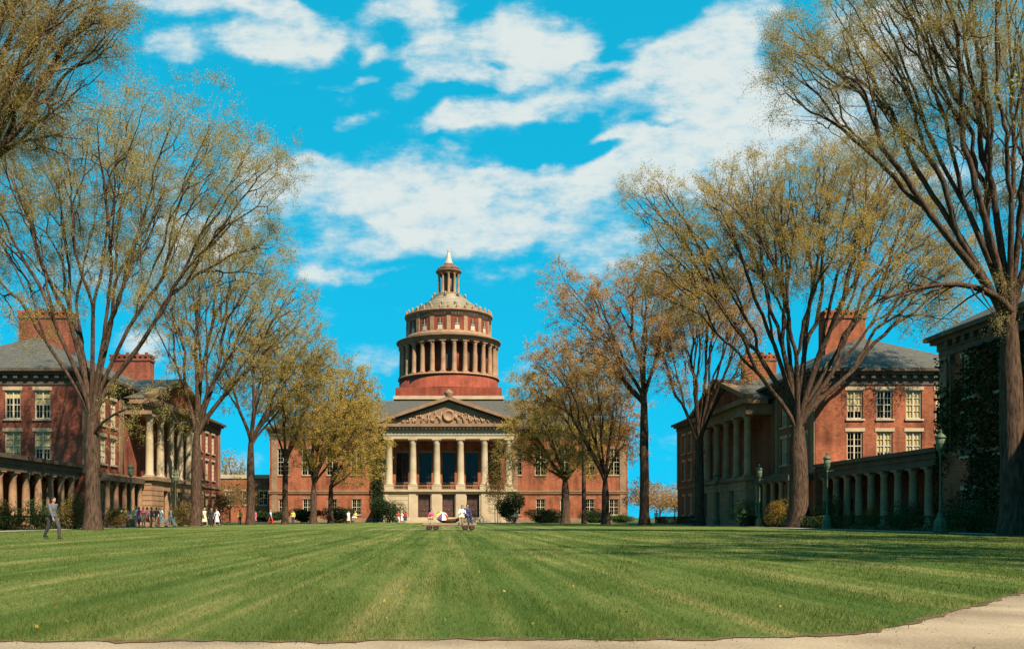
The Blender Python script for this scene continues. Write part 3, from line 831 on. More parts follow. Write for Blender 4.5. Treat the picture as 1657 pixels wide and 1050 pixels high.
        p.build('portico_base', MAT['stone_attic'], t)
        f = MB(); f.box(*sorted((sg*(XP - .3), sg*(X0 - .13))), ya - .3, yb + .3, 4.503, 4.85); f.build('portico_floor', MAT['stone_dark'], t)
        for y in (89.4, 94.0, 98.6):
            d = MB(); d.box(*sorted((sg*(XP + .4), sg*(XP + .46))), y - .74, y + .74, .6, 3.59)
            for s in (-1, 1): 
                for j in range(3): d.box(*sorted((sg*(XP + .35), sg*(XP + .4))), y + s*.36 - .27, y + s*.36 + .27, .8 + j*.92, 1.55 + j*.92)
            d.build('door', MAT['door'], t)
        for i in range(6): column_mb(sg*(XP + .5), 85.9 + i*3.24, 4.853, 11.0, .38, 16).build('column', MAT['stone' if sg < 0 else 'stone_attic'], t)  # right portico's shade put into its columns' colour; sunlit left ones paler
        e = MB(); e.box(*sorted((sg*XP, sg*(X0 - .13))), ya, yb, 11.003, 12.0); e.box(*sorted((sg*(XP - .5), sg*(X0 - .8))), ya - .5, yb + .5, 12.003, 12.5)
        ap = 15.4; ym = (ya + yb)/2
        for s in (-1, 1):
            a = Vector((sg*(XP - .5), ym + s*(yb - ya + 1)/2, 12.503)); q = Vector((sg*(XP - .5), ym, ap))
            e.prism([a, q, q + Vector((0, 0, .5)), a + Vector((0, s*.2, .4))], (sg*1.0, 0, 0))
        e.build('portico_entablature', MAT['stone_dark'], t)
        tm = MB(); tm.prism([(sg*(XP + .1), ya, 12.502), (sg*(XP + .1), yb, 12.502), (sg*(XP + .1), ym, ap - .1)], (sg*.3, 0, 0)); tm.build('tympanum', MAT['brick'], t)
        rf = MB(); rf.prism([(sg*(XP + .5), ya - .6, 12.504), (sg*(XP + .5), yb + .6, 12.504), (sg*(XP + .5), ym, ap + .42)], (sg*7.5, 0, 0)); rf.build('portico_roof', MAT['slate'], t)
        # low colonnade in front of the near bays
        r = MB(); r.box(*sorted((sg*29.7, sg*(X0 - .16))), y0 + .2, ya - .35, 4.1, 4.6); r.build('porch_roof', MAT['wood_trim'], t)
        for i in range(5): column_mb(sg*30.1, y0 + .8 + i*2.0, 0, 4.097, .24, 12).build('porch_column', MAT['stone_attic'], t)
    return t
WY = [77.8, 80.2, 82.6, 105.6, 108.6, 111.6, 114.6, 117.6]
EX = [35.45, 38.05, 40.6, 43.2]
hall(-1, 75.5, 121, 'lit brick hall with chimneys and a columned side portico on the left of the lawn', windows_y=WY, end_x=EX,
     blinds={(35.45, 1): .62, (38.05, 1): .8, (77.8, 0): .5, (80.2, 1): .7, (108.6, 1): .6})
hall(1, 75.5, 121, 'brick hall with sunlit end wall and slate hip roof behind the big right elm', windows_y=WY, end_x=EX,
     blinds={(35.45, 0): .72, (40.6, 0): .97, (38.05, 1): .7, (40.6, 1): .97, (43.2, 0): .6})
hall(1, 8, 56.3, 'nearest brick hall in deep shade at the right edge', zw=11.2, ze=12.6, zr=17.0, portico=False, chimneys=(), windows_y=[53.2 - 3.3*i for i in range(13)], end_x=[])

def colonnade(sg, ya, yb, label):
    t = thing('colonnade', label, 'colonnade', (sg*34, (ya + yb)/2, 0), group='covered walkways between the halls')
    n = int((yb - ya - .6) / 2.0)
    cm = column_mb(0, 0, .15, 4.25, .3, 14).mesh('column', MAT['stone_attic'])
    for i in range(n + 1):
        o = bpy.data.objects.new('column', cm); COL.objects.link(o); o.parent = t; o.location = (sg*32.5 - sg*34, yb - .8 - i*2.0 - (ya + yb)/2, 0)
    r = MB(); r.box(*sorted((sg*32.1, sg*37.0)), ya, yb, 4.253, 4.75); r.box(*sorted((sg*32.0, sg*37.0)), ya, yb, 4.753, 5.15); r.box(*sorted((sg*31.7, sg*37.2)), ya, yb, 5.153, 5.45)
    r.build('roof', MAT['wood_trim'], t)
    b = MB(); b.box(*sorted((sg*36.4, sg*36.8)), ya, yb, -.1, 4.25); b.build('back_wall', MAT['brick'], t)
    f = MB(); f.box(*sorted((sg*31.8, sg*36.4)), ya, yb, -.1, .148); f.build('floor', MAT['stone_dark'], t)
colonnade(1, 56.4, 75.3, 'dark covered colonnade joining the two halls on the right')
colonnade(-1, 44, 75.3, 'covered colonnade with pale columns at the left edge')

# low building seen between the left hall and the library
def low_block():
    t = thing('brick_annex', 'low brick annex with pale parapet between the left hall and the library', 'building', (-38, 168, 0))
    w = MB(); wall_skin(w, (-43.5, 163), (1, 0), 10.6, -.3, 8.2, [(1.4 + i*3.2, 3.0 + i*3.2, 3.2, 5.8) for i in range(3)], (0, 1))
    w.add([(-43.5, 180, -.3), (-32.9, 180, -.3), (-32.9, 180, 8.2), (-43.5, 180, 8.2)], [(0, 1, 2, 3)])
    w.add([(-43.5, 163, -.3), (-43.5, 180, -.3), (-43.5, 180, 8.2), (-43.5, 163, 8.2)], [(0, 1, 2, 3)])
    w.build('wall', MAT['brick'], t)
    p = MB(); p.box(-43.7, -32.9, 162.8, 180, 8.203, 8.9); p.build('parapet', MAT['stone'], t)
    for i in range(3): window(t, -43.5 + 2.2 + i*3.2, 163, 3.2, 0, 1.6, 2.6, 4)
low_block()

# ================================================================ GROUND
def sheet(name, pts, z, mat, kind='structure'):
    m = MB(); m.add([(x, y, z) for x, y in pts], [tuple(range(len(pts)))])
    o = m.build(name, mat); o['kind'] = kind
    bm = bmesh.new(); bm.from_mesh(o.data)
    for f in bm.faces:
        if f.normal.z < 0: f.normal_flip()
    bmesh.ops.triangulate(bm, faces=bm.faces[:]); bm.to_mesh(o.data); bm.free()
    return o
sheet('ground', [(-2500, -2500), (2500, -2500), (2500, 4000), (-2500, 4000)], -.004, MAT['ground'])
# lawn edge: near gravel path curves off to the right
def edge_y(x):
    n = .05*math.sin(x*1.3 + .5) + .03*math.sin(x*3.1 + 1) + .02*math.sin(x*9.7) + .015*math.sin(x*23.)
    base = 5.98 + 1.0 * .45 * math.log(1 + math.exp((x - 2.75) / .45))
    if x < -2.0: base -= .035*(abs(x) - 2.0)
    return base + n
xs = [-30 + .08*i for i in range(int(62/.08))]
xs = [x for x in xs if x < 26.6]
lawn_front = [(x, edge_y(x)) for x in xs]
xe = xs[-1]
lawn_pts = [(-26.6, 140)] + [(-26.6, edge_y(-26.6))] + [p for p in lawn_front if p[0] > -26.5] + [(26.6, 140)]
sheet('lawn', lawn_pts, .004, MAT['lawn'])
sheet('gravel_path', [(-34, 1.5), (6.2, 1.5), (9.5, 6.2), (31.5, 28.2), (31.5, 33.5)] + [(x, y + .12) for x, y in reversed(lawn_front)] + [(-34, 6)], 0.0, MAT['gravel'])
def ragged(x, a): return a*(.5*math.sin(x*5.1) + .3*math.sin(x*12.7 + 1) + .2*math.sin(x*31.) + .25*random.uniform(-1, 1))
sheet('soil_edge', [(x, y + .05 + ragged(x, .04)) for x, y in lawn_front if x < 25] + [(x, y - .035 + ragged(x + 3, .07)) for x, y in reversed(lawn_front) if x < 25], .006, MAT['soil'])
sheet('side_walk', [(27.2, 30), (28.5, 30), (28.5, 125), (27.2, 125)], .008, MAT['walk'])
sheet('side_walk', [(-28.5, 20), (-27.2, 20), (-27.2, 125), (-28.5, 125)], .008, MAT['walk'])
sheet('cross_path', [(-5.6, 60.0), (6.3, 60.0), (6.3, 61.6), (-5.6, 61.6)], .008, MAT['gravel'])
sheet('front_walk', [(-12, 141), (12, 141), (12, 150), (-12, 150)], .006, MAT['walk'])

def grass():
    rg = np.random.default_rng(5)
    n = 260000
    u = rg.random(n)
    y = 5.7 * (60/5.7) ** (u ** 1.15)
    x = (rg.uniform(-780, 985, n)) / F * y
    ey = np.array([edge_y(v) if -30 < v < 26 else 99 for v in x])
    keep = (y > ey + rg.normal(size=n)*.07 + .05*np.sin(x*4.3)*np.sin(x*1.7)) & (np.abs(x) < 26.5)
    x, y = x[keep], y[keep]; n = len(x)
    h = rg.uniform(.018, .05, n) * (1 + .35*np.sin(x*3.1 + 2*np.sin(y*.7)))
    wd = np.maximum(.0035, .00055*y) * rg.uniform(.7, 1.4, n)
    a = rg.uniform(0, 2*math.pi, n); la = rg.uniform(0, 2*math.pi, n); ll = h*rg.uniform(.1, .9, n)
    b0 = np.stack([x - np.cos(a)*wd/2, y - np.sin(a)*wd/2, np.full(n, .002)], 1)
    b1 = np.stack([x + np.cos(a)*wd/2, y + np.sin(a)*wd/2, np.full(n, .002)], 1)
    tp = np.stack([x + np.cos(la)*ll, y + np.sin(la)*ll, h], 1)
    V = np.stack([b0, b1, tp], 1).reshape(-1, 3)
    o = np_object('grass', V, np.arange(3*n).reshape(-1, 3), MAT['blade']); o['kind'] = 'stuff'
grass()
def litter():
    rg = np.random.default_rng(77); n = 170
    y = 6.5 * (40/6.5) ** rg.random(n); x = rg.uniform(-760, 930, n) / F * y
    k = y > np.array([edge_y(v) for v in x]) - .5
    c = np.stack([x, y, rg.uniform(.025, .05, n)], 1)[k]
    V, Q = leaf_quads(c, .036, rg)
    o = np_object('fallen_leaves', V, Q, MAT['leaf_gold']); o['kind'] = 'stuff'
    n = 5200; x = rg.uniform(-6, 13, n); y = np.array([edge_y(v) for v in x]) - rg.uniform(-.15, 3.2, n) ** 1.0
    V, Q = leaf_quads(np.stack([x, y, np.full(n, .003)], 1), .011, rg)
    o = np_object('loose_gravel', V, Q, MAT['gravel']); o['kind'] = 'stuff'
litter()

# ================================================================ TREES
elm('elm_tree', 'tallest left elm with pale trunk and wide spreading limbs in front of the left hall', 150, 59, 672, 28,
    [(40, 400, 130, 150, 2), (140, 250, 150, 130, 0), (290, 260, 140, 140, -1), (400, 300, 90, 120, 1), (250, 430, 110, 100, 0), (425, 420, 70, 80, 2), (-50, 260, 120, 150, 0), (180, 330, 150, 150, 4), (60, 520, 70, 50, 0, .4), (470, 270, 30, 50, 0, .5)],
    1700, 11, 'leaf_thin', cover=2.1, leaves=44, limbs=9, fork_dx=-4, leaf=.135, low=[((153, 700), (175, 660), (262, 648), .13)])
elm('elm_tree', 'second left elm, its dark limbs forking before the left hall portico', 317, 85, 705, 20,
    [(270, 480, 80, 80, 0), (370, 450, 100, 80, 1), (440, 510, 80, 80, 0), (410, 590, 70, 50, 0), (300, 570, 50, 60, -1), (340, 400, 60, 40)],
    800, 12, 'leaf_olive', cover=2.4, limbs=6, leaf=.15)
elm('elm_tree', 'left elm with slim pale trunk standing against open sky between hall and library', 405, 98, 715, 15,
    [(400, 560, 85, 65, 0), (470, 560, 75, 60, 1), (355, 620, 45, 45, 0), (500, 610, 60, 50, 0), (430, 620, 70, 40), (520, 570, 30, 50)],
    620, 13, 'leaf_olive', cover=2.4, limbs=6, leaf=.16, base_dx=0)
elm('elm_tree', 'thin straight elm before the left corner of the library', 461, 108, 745, 11,
    [(470, 620, 60, 60, 0), (440, 660, 40, 40, 0), (510, 650, 50, 45, 1), (480, 690, 50, 30)], 360, 14, 'leaf_gold', cover=2.4, limbs=4, leaf=.17)
elm('elm_tree', 'golden elm with many ascending limbs before the left library wing', 507, 115, 785, 12,
    [(530, 620, 65, 55, 0), (570, 640, 45, 55, 0), (490, 670, 50, 50, 1), (550, 690, 60, 45, -1), (505, 725, 50, 35), (560, 740, 45, 30, 0, .6)], 560, 15, 'leaf_gold', cover=3.0, limbs=7, leaf=.18)
elm('elm_tree', 'small golden elm nearest the left side of the library portico', 535, 124, 785, 10,
    [(575, 650, 45, 55, 0), (590, 700, 45, 45, 0), (555, 710, 45, 40, 0), (598, 740, 28, 30), (575, 765, 40, 25, 0, .6)], 420, 16, 'leaf_gold', cover=3.0, limbs=5, leaf=.18)
elm('elm_tree', 'near elm reaching in with bare brown branches at the top left corner', -150, 40, 420, 42,
    [(0, 90, 130, 110, 0), (110, 50, 110, 75, 1), (40, 200, 120, 70, 2), (-120, 150, 120, 130, 0, .35), (170, 20, 50, 50), (20, -60, 160, 60)],
    1100, 17, 'leaf_olive', cover=1.8, limbs=7, leaf=.075, twigs=5, leaves=40, twig_len=1.0)
elm('elm_tree', 'nearest right elm with dark trunk at the right edge and thin high branches', 1640, 41, 520, 40,
    [(1330, 110, 100, 100, 0), (1430, 60, 100, 100, 1), (1560, 90, 110, 140, 0), (1690, 150, 110, 160, 0), (1480, 190, 80, 80, 1), (1280, 60, 40, 60, 0), (1420, 230, 60, 40), (1600, 330, 70, 90, 2, .5), (1740, 380, 90, 110, 0, .6), (1500, -60, 200, 70)],
    1150, 21, 'leaf_thin', cover=2.3, limbs=9, leaf=.075, twigs=6, leaves=40, twig_len=.9, arch=.35, low=[((1636, 505), (1580, 430), (1440, 480), .2)])
elm('elm_tree', 'broad golden vase-shaped elm with massive trunk before the right hall', 1293, 72, 690, 34,
    [(1290, 310, 150, 85, 0), (1400, 300, 120, 85, 1), (1470, 420, 80, 100, 0), (1150, 350, 110, 70, 0), (1090, 420, 70, 65, 0), (1220, 400, 120, 90, 3), (1340, 400, 120, 100, -3), (1500, 500, 55, 45, 0, .6), (1130, 480, 60, 45, 0, .6), (1045, 320, 45, 45, 0, .7), (1540, 420, 60, 60, 0, .9), (1490, 320, 70, 50, 1, .9), (1545, 500, 40, 35, -1, .6)],
    2000, 22, 'leaf_gold', cover=3.0, leaves=36, limbs=12, leaf=.12, arch=.3, twig_len=1.2)
elm('elm_tree', 'right elm with pale slim trunk beside the lamp posts and spreading forked limbs', 1132, 91, 720, 18,
    [(1130, 500, 75, 65, 0), (1200, 530, 50, 60, 0), (1075, 560, 45, 55, 0), (1180, 460, 65, 45, 1), (1100, 620, 50, 30, 0, .5), (1210, 600, 35, 35, 0, .5)],
    640, 23, 'leaf_russet', cover=2.8, limbs=7, leaf=.14)
elm('elm_tree', 'tall russet elm with straight trunk left of the open sky gap on the right', 1043, 95, 640, 17,
    [(1010, 480, 75, 55, 0), (930, 490, 55, 45, 0), (1060, 450, 70, 45, 1), (960, 560, 65, 50, 0), (1080, 540, 45, 55, 0), (1020, 560, 70, 60, 2), (910, 450, 35, 30, 0, .6), (990, 615, 60, 45, 0, .8), (1100, 470, 55, 45, 0, .8)],
    950, 24, 'leaf_russet', cover=3.3, limbs=7, leaf=.15)
elm('elm_tree', 'golden elm with forked trunk before the right end of the library', 980, 109, 778, 14,
    [(960, 620, 75, 65, 0), (900, 580, 55, 45, 0), (1000, 660, 50, 50, 0), (880, 640, 45, 45, 1), (1010, 710, 40, 40, 0, .7), (940, 720, 45, 40, -2, .6)],
    680, 25, 'leaf_russet', cover=3.6, limbs=6, leaf=.17)
elm('elm_tree', 'thinnest straight elm between two forked elms at the right library wing', 945, 118, 720, 8,
    [(935, 630, 50, 45, 0), (910, 660, 40, 35, 0), (960, 670, 30, 30)], 260, 26, 'leaf_gold', cover=2.8, limbs=4, leaf=.18)
elm('elm_tree', 'low bushy golden elm with short thick trunk before the right library wing', 915, 126, 775, 15,
    [(900, 700, 60, 50, 0), (860, 640, 45, 45, 0), (850, 690, 45, 40, 0), (950, 710, 40, 40, 0), (905, 745, 60, 28, -1), (840, 730, 40, 30, 1, .8), (960, 750, 35, 25, 0, .6)],
    620, 27, 'leaf_gold', cover=3.8, limbs=8, leaf=.18)
def off_frame_elm(x, y, seed, label):
    V, Q, TV, TQ, LV, LQ = tree_geo((x, y, 0), (x - .3, y, 7), .5, [((x - 3, y + 1, 18), (7, 7, 5), 1), ((x + 3, y - 2, 19), (7, 7, 5), 1), ((x - 6, y + 3, 14), (4, 4, 3), .8), ((x, y + 6, 16), (6, 6, 5), 1)], 380, seed, leaf=.15, leaves=20, cover=1.9)
    t = thing('elm_tree', label, 'tree', (x, y, 0), group='elms lining the lawn')
    np_object('trunk', V, Q, MAT['bark'], t, smooth=True); np_object('twigs', TV, TQ, MAT['twig'], t); np_object('crown', LV, LQ, MAT['leaf_thin'], t)
off_frame_elm(27, 22, 31, 'elm beyond the right edge next to the nearest hall')
off_frame_elm(21.5, 7, 32, 'elm beside the gravel path whose shade falls on the near right lawn')

def far_tree(label, px, Y, h, w, mat, seed, n=260):
    X = PX(px, Y)
    V, Q, TV, TQ, LV, LQ = tree_geo((X, Y, 0), (X, Y, h*.28), .02*h, [((X, Y, h*.66), (w*.5, w*.5, h*.3), 1), ((X + w*.2, Y, h*.5), (w*.35, w*.35, h*.2), .7), ((X - w*.22, Y, h*.52), (w*.35, w*.35, h*.2), .7)], n, seed, limbs=5, leaf=.28, leaves=16, cover=1.6, twig_len=1.0)
    t = thing('broadleaf_tree', label, 'tree', (X, Y, 0), group='trees beyond the lawn')
    np_object('trunk', V, Q, MAT['bark'], t, smooth=True); np_object('twigs', TV, TQ, MAT['twig'], t); np_object('crown', LV, LQ, MAT[mat], t)
far_tree('bare grey tree rising behind the brick annex', 376, 205, 18, 8, 'leaf_olive', 41)
far_tree('round dark tree at the foot of the left hall far corner', 372, 140, 7.5, 9, 'shrub_brown', 42, 420)
far_tree('rust coloured low tree in the gap right of the library', 1068, 150, 7, 9, 'leaf_russet', 43, 420)
far_tree('olive tree close by the right end of the library', 1040, 158, 8.5, 7, 'shrub_brown', 44, 380)
far_tree('reddish tree at the foot of the right hall far corner', 1092, 140, 6, 6, 'leaf_russet', 45, 380)

# ================================================================ SHRUBS AND HEDGES
def sh(name, label, cat, px, py_top, Y, wpx, mat, seed, n=2200, leaf=.14, d=None, **kw):
    w = wpx / F * Y
    return shrub(name, label, cat, PX(px, Y), Y, w, d or w*.8, PZ(py_top, Y), mat, n, leaf, seed, **kw)
sh('evergreen_tree', 'tall dark columnar evergreen at the left edge of the white portico', 'tree', 608, 705, 142, 26, 'yew', 48, 7000, .2)
sh('evergreen_tree', 'tall brown leafy shrub overlapping the right column of the portico', 'tree', 806, 725, 144, 34, 'shrub_brown', 49, 5000, .2)
sh('yew_bush', 'big dark yew left of the library doors', 'bush', 627, 796, 139, 46, 'yew', 51, 9500, .2)
sh('yew_bush', 'big dark yew right of the library doors', 'bush', 826, 800, 139, 42, 'yew', 52, 9500, .2)
sh('yew_bush', 'clipped dark yew under the left library windows, left of the seated pair', 'bush', 548, 823, 138, 52, 'yew', 53, 7500, .2)
sh('yew_bush', 'dark yew mound behind the forked golden elm on the left', 'bush', 492, 825, 138, 48, 'yew', 54, 7500, .2)
sh('yew_bush', 'low dark yew at the left corner of the library', 'bush', 437, 828, 138, 40, 'yew', 55, 7000, .2)
sh('yew_bush', 'dark yew mound right of the portico under ground floor windows', 'bush', 880, 826, 138, 62, 'yew', 56, 7500, .2)
sh('yew_bush', 'dark yew between the thin elm and the forked elm on the right', 'bush', 962, 826, 138, 44, 'yew', 57, 7500, .2)
sh('yew_bush', 'low green shrub at the right corner of the library', 'bush', 1008, 828, 138, 44, 'shrub', 58, 3000, .2)
sh('flowering_bush', 'golden yellow flowering bush beside the massive right elm', 'bush', 1262, 806, 76, 48, 'forsythia', 61, 3200, .09)
sh('flowering_bush', 'dull orange flowering bush under the right colonnade', 'bush', 1417, 808, 66, 46, 'forsythia', 62, 2200, .09)
sh('shrub', 'grey green shrub before the right hall, left of the golden bush', 'bush', 1200, 812, 82, 38, 'shrub', 63, 2200, .12)
sh('shrub', 'pale green shrub just right of the massive elm trunk', 'bush', 1345, 800, 70, 50, 'shrub', 64, 2600, .12)
sh('shrub', 'loose green shrub between lamp post and colonnade on the right', 'bush', 1470, 815, 60, 60, 'shrub', 65, 2200, .12)
sh('shrub', 'spreading green shrub behind the nearest lamp post', 'bush', 1570, 806, 49, 80, 'shrub', 66, 2600, .11)
sh('shrub', 'dark green shrub at the far lamp post on the right', 'bush', 1180, 822, 95, 34, 'shrub', 67, 1800, .13)
sh('shrub', 'olive shrub left of the tallest left elm trunk', 'bush', 118, 800, 63, 54, 'shrub_brown', 71, 3000, .12)
sh('shrub', 'green shrub behind the lone walker on the left', 'bush', 66, 812, 62, 60, 'shrub', 72, 2600, .12)
sh('shrub', 'brown budding shrub at the left edge under the colonnade', 'bush', 8, 806, 61, 64, 'shrub_brown', 73, 2600, .12)
sh('shrub', 'brown shrub right of the tallest left elm trunk', 'bush', 186, 818, 71, 42, 'shrub_brown', 74, 2200, .12)
sh('shrub', 'large brown hedge-like shrub at the far end of the left hall', 'bush', 352, 800, 110, 58, 'shrub_brown', 75, 3200, .16)
sh('shrub', 'olive shrub under the left hall portico', 'bush', 292, 815, 84, 34, 'shrub_brown', 76, 2200, .13)
def hedge(label, x, y0, y1, h, seed, wid=1.1):
    t = shrub('hedge', label, 'hedge', x, (y0 + y1)/2, wid, y1 - y0, h, 'hedge', int(900*(y1 - y0)**.9), .09, seed, boxy=True, stems=False)
hedge('long clipped hedge along the right walk by the nearest lamp posts', 29.4, 44, 84, .95, 81)
hedge('short clipped hedge along the right walk past the portico of the right hall', 29.6, 102, 121, .95, 82)
hedge('clipped dark hedge along the left walk below the colonnade', -29.4, 48, 70, .95, 83)

# ================================================================ LAMP POSTS
def lamp_post():
    t = thing('lamp_post', 'x', 'street lamp', (0, 0, 0), group='lamp posts along the walks')
    b = MB(); b.lathe(0, 0, [(.40, 0), (.40, .12), (.34, .16), (.33, .62), (.30, .70), (.20, .82), (.15, 1.0), (.11, 1.1)], 8, smooth=False, a0=math.pi/8); b.build('base', MAT['lamp'], t)
    p = MB(); p.lathe(0, 0, [(.085, 1.1), (.10, 1.14), (.075, 1.2), (.06, 2.8), (.052, 4.2), (.09, 4.25), (.09, 4.32), (.06, 4.4), (.14, 4.5), (.18, 4.56)], 12); p.build('pole', MAT['lamp'], t)
    a = MB(); a.tube((0, 0, 4.3), (.45, 0, 4.36), .022, .018); a.sphere((.46, 0, 4.36), .035, 8, 5); a.build('ladder_rest', MAT['lamp'], t)
    g = MB(); g.lathe(0, 0, [(.17, 4.57), (.215, 4.62), (.235, 5.15), (.21, 5.2)], 16); ln = g.build('lantern', MAT['lamp_glass'], t)
    r = MB()
    for k in range(8):
        q = 2*math.pi*k/8; r.tube((.2*math.cos(q), .2*math.sin(q), 4.57), (.245*math.cos(q), .245*math.sin(q), 5.2), .012, seg=5)
    r.lathe(0, 0, [(.25, 4.88), (.255, 4.9), (.25, 4.92)], 16, flat_caps=False); r.build('lantern_ribs', MAT['lamp'], ln)
    c = MB(); c.lathe(0, 0, [(.27, 5.2), (.29, 5.24), (.24, 5.34), (.13, 5.44), (.08, 5.48), (.06, 5.55), (.09, 5.6), (.02, 5.72)], 16); c.build('cap', MAT['lamp'], t)
    return t
lp = lamp_post()
spots = [(27.06, 47.6, 'nearest green lamp post, right of the right colonnade'), (28.3, 64.7, 'green lamp post half hidden behind the massive right elm'),
         (28.45, 79.2, 'green lamp post between the golden bush and the shrubs on the right walk'), (28.3, 91.3, 'farthest green lamp post on the right, beside the pale slim elm'),
         (-28.0, 76.2, 'dark lamp post behind the group of people on the left'), (-28.0, 88.7, 'dark lamp post before the portico columns of the left hall')]
for i, (x, y, lab) in enumerate(spots):
    o = lp if i == 0 else copy_tree(lp)
    o.location = (x, y, 0); o['label'] = lab

# ================================================================ PEOPLE
def remesh(mb, name, mat, voxel, smooth_it=4, ratio=None):
    me = mb.mesh('tmp', mat); o = bpy.data.objects.new('tmp', me); COL.objects.link(o)
    md = o.modifiers.new('r', 'REMESH'); md.mode = 'VOXEL'; md.voxel_size = voxel; md.use_smooth_shade = True
    if smooth_it:
        s = o.modifiers.new('s', 'SMOOTH'); s.factor = .5; s.iterations = smooth_it
    if ratio:
        d = o.modifiers.new('d', 'DECIMATE'); d.ratio = ratio
    dg = bpy.context.evaluated_depsgraph_get()
    out = bpy.data.meshes.new_from_object(o.evaluated_get(dg)); out.name = name
    out.materials.clear(); out.materials.append(mat)
    bpy.data.objects.remove(o)
    return out
def caps(mb, a, b, ra, rb):
    mb.tube(a, b, ra, rb, 10); mb.sphere(a, ra, 10, 6); mb.sphere(b, rb, 10, 6)
def V3(*a): return Vector(a)
def figure(pose, skirt=False):
    """returns meshes of one figure facing -y, feet (or seat) on z=0. Joints in metres, height 1.72."""
    sit = pose == 'sit'; walk = pose == 'walk'
    dz = -.46 if sit else 0
    hipz, shz = .91 + dz, 1.41 + dz
    J = {}
    for s, n in ((1, 'l'), (-1, 'r')):
        J['hip' + n] = V3(s*.09, 0, hipz)
        J['sh' + n] = V3(s*(.17 if skirt else .19), .01, shz)
        if sit:
            J['kn' + n] = V3(s*.11, -.43, hipz + .02); J['an' + n] = V3(s*.11, -.46, hipz - .40)
            J['el' + n] = V3(s*.24, -.05, shz - .28); J['wr' + n] = V3(s*.15, -.27, hipz + .14)
        elif walk:
            J['kn' + n] = V3(s*.09, -.20*s - .02, .50); J['an' + n] = V3(s*.085, -.24 if s > 0 else .36, .09 if s > 0 else .17)
            J['el' + n] = V3(s*.25, .14*s + .01, shz - .29); J['wr' + n] = V3(s*.24, .12*s - .10, shz - .53)
        else:
            J['kn' + n] = V3(s*.095, -.02, .50); J['an' + n] = V3(s*.10, .03, .09)
            J['el' + n] = V3(s*.25, .03, shz - .30); J['wr' + n] = V3(s*.24, -.09, shz - .54)
    nk = V3(0, .0, shz + .08); hd = V3(0, -.02, shz + .215)
    # body: one continuous skin
    m = MB()
    for n in 'lr':
        caps(m, J['hip' + n], J['kn' + n], .085, .058); caps(m, J['kn' + n], J['an' + n], .056, .038)
        mid = J['kn' + n].lerp(J['an' + n], .28) + V3(0, .015, 0); m.sphere(mid, .06, 10, 6)
        toe = J['an' + n] + V3(0, -.15, -.055); caps(m, J['an' + n] + V3(0, .03, -.045), toe, .042, .032)
        caps(m, J['sh' + n], J['el' + n], .055, .042); caps(m, J['el' + n], J['wr' + n], .042, .028)
        s = 1 if n == 'l' else -1
        d = (J['wr' + n] - J['el' + n]).normalized()
        side = d.cross(V3(s, 0, 0)).normalized(); pal = d.cross(side)
        w = J['wr' + n]
        for k in range(4):
            off = side * (.03 - .02*k)
            kn = w + d*.085 + off; caps(m, w + d*.02 + off*.7, kn, .016, .012)
            ln = (.036, .042, .04, .03)[k]
            p1 = kn + d*ln - pal*s*.006; p2 = p1 + d*ln*.75 - pal*s*.016
            caps(m, kn, p1, .0095, .0088); caps(m, p1, p2, .0088, .0075)
        t0 = w + d*.03 + side*.028; t1 = t0 + d*.03 + side*.026; caps(m, t0, t1, .013, .0105); caps(m, t1, t1 + d*.03 + side*.006, .0105, .008)
    m.sphere(V3(0, 0, hipz + .03), .15, 12, 8, (1.05, .72, .85)); m.sphere(V3(0, 0, hipz + .2), .135, 12, 8, (1, .7, 1.1))
    m.sphere(V3(0, .0, shz - .13), .165, 12, 8, (1.02, .68, 1.05)); caps(m, V3(-.12, .01, shz), V3(.12, .01, shz), .06, .06)
    caps(m, nk - V3(0, 0, .08), nk + V3(0, -.01, .06), .056, .05)
    m.sphere(hd, .1, 14, 10, (.76, .95, 1.15)); m.sphere(hd + V3(0, -.035, -.06), .062, 10, 8, (.85, .9, .9))
    m.sphere(hd + V3(0, -.098, -.012), .016, 8, 6, (.8, 1.1, 1.5)); m.sphere(hd + V3(0, -.088, -.058), .018, 8, 6, (1.4, .6, .5))
    for s in (-1, 1): m.sphere(hd + V3(s*.078, .01, -.005), .02, 8, 6, (.5, .9, 1.4))
    out = {'body': remesh(m, 'body', MAT['skin'], .0105, 2)}
    e = MB()
    for s in (-1, 1): e.sphere(hd + V3(s*.03, -.089, .015), .0105, 8, 6)
    out['eyes'] = e.mesh('eyes', MAT['rubber'])
    h = MB()
    h.sphere(hd + V3(0, .02, .03), .108, 14, 10, (.82, .95, 1.05)); 
    if skirt: h.sphere(hd + V3(0, .055, -.05), .09, 12, 8, (.95, .62, 1.2))
    else: h.sphere(hd + V3(0, .045, -.02), .088, 12, 8, (.9, .75, 1.0))
    hm = remesh(h, 'hair', MAT['rubber'], .014, 3)
    bm = bmesh.new(); bm.from_mesh(hm)
    hl = hd.z + .045
    for v in bm.verts:                                                   # hairline: pull the fringe back off the face
        if v.co.y < hd.y - .035 and v.co.z < hl: v.co.y = hd.y - .035
    bm.to_mesh(hm); bm.free(); out['hair'] = hm
    s_ = MB()
    for n in 'lr':
        caps(s_, J['sh' + n], J['el' + n], .068, .056)
        if not skirt: caps(s_, J['el' + n], J['el' + n].lerp(J['wr' + n], .86), .056, .043)
    s_.sphere(V3(0, 0, hipz + .2), .15, 12, 8, (1.02, .75, 1.15)); s_.sphere(V3(0, 0, shz - .13), .182, 12, 8, (1.02, .72, 1.05))
    caps(s_, V3(-.12, .01, shz), V3(.12, .01, shz), .073, .073)
    if not skirt: s_.sphere(V3(0, 0, hipz + .06), .165, 12, 8, (1.05, .76, .8))
    if skirt: 
        for s in (-1, 1): s_.sphere(V3(s*.07, -.09, shz - .15), .07, 10, 6)
    out['shirt'] = remesh(s_, 'shirt', MAT['rubber'], .016, 3)
    t_ = MB()
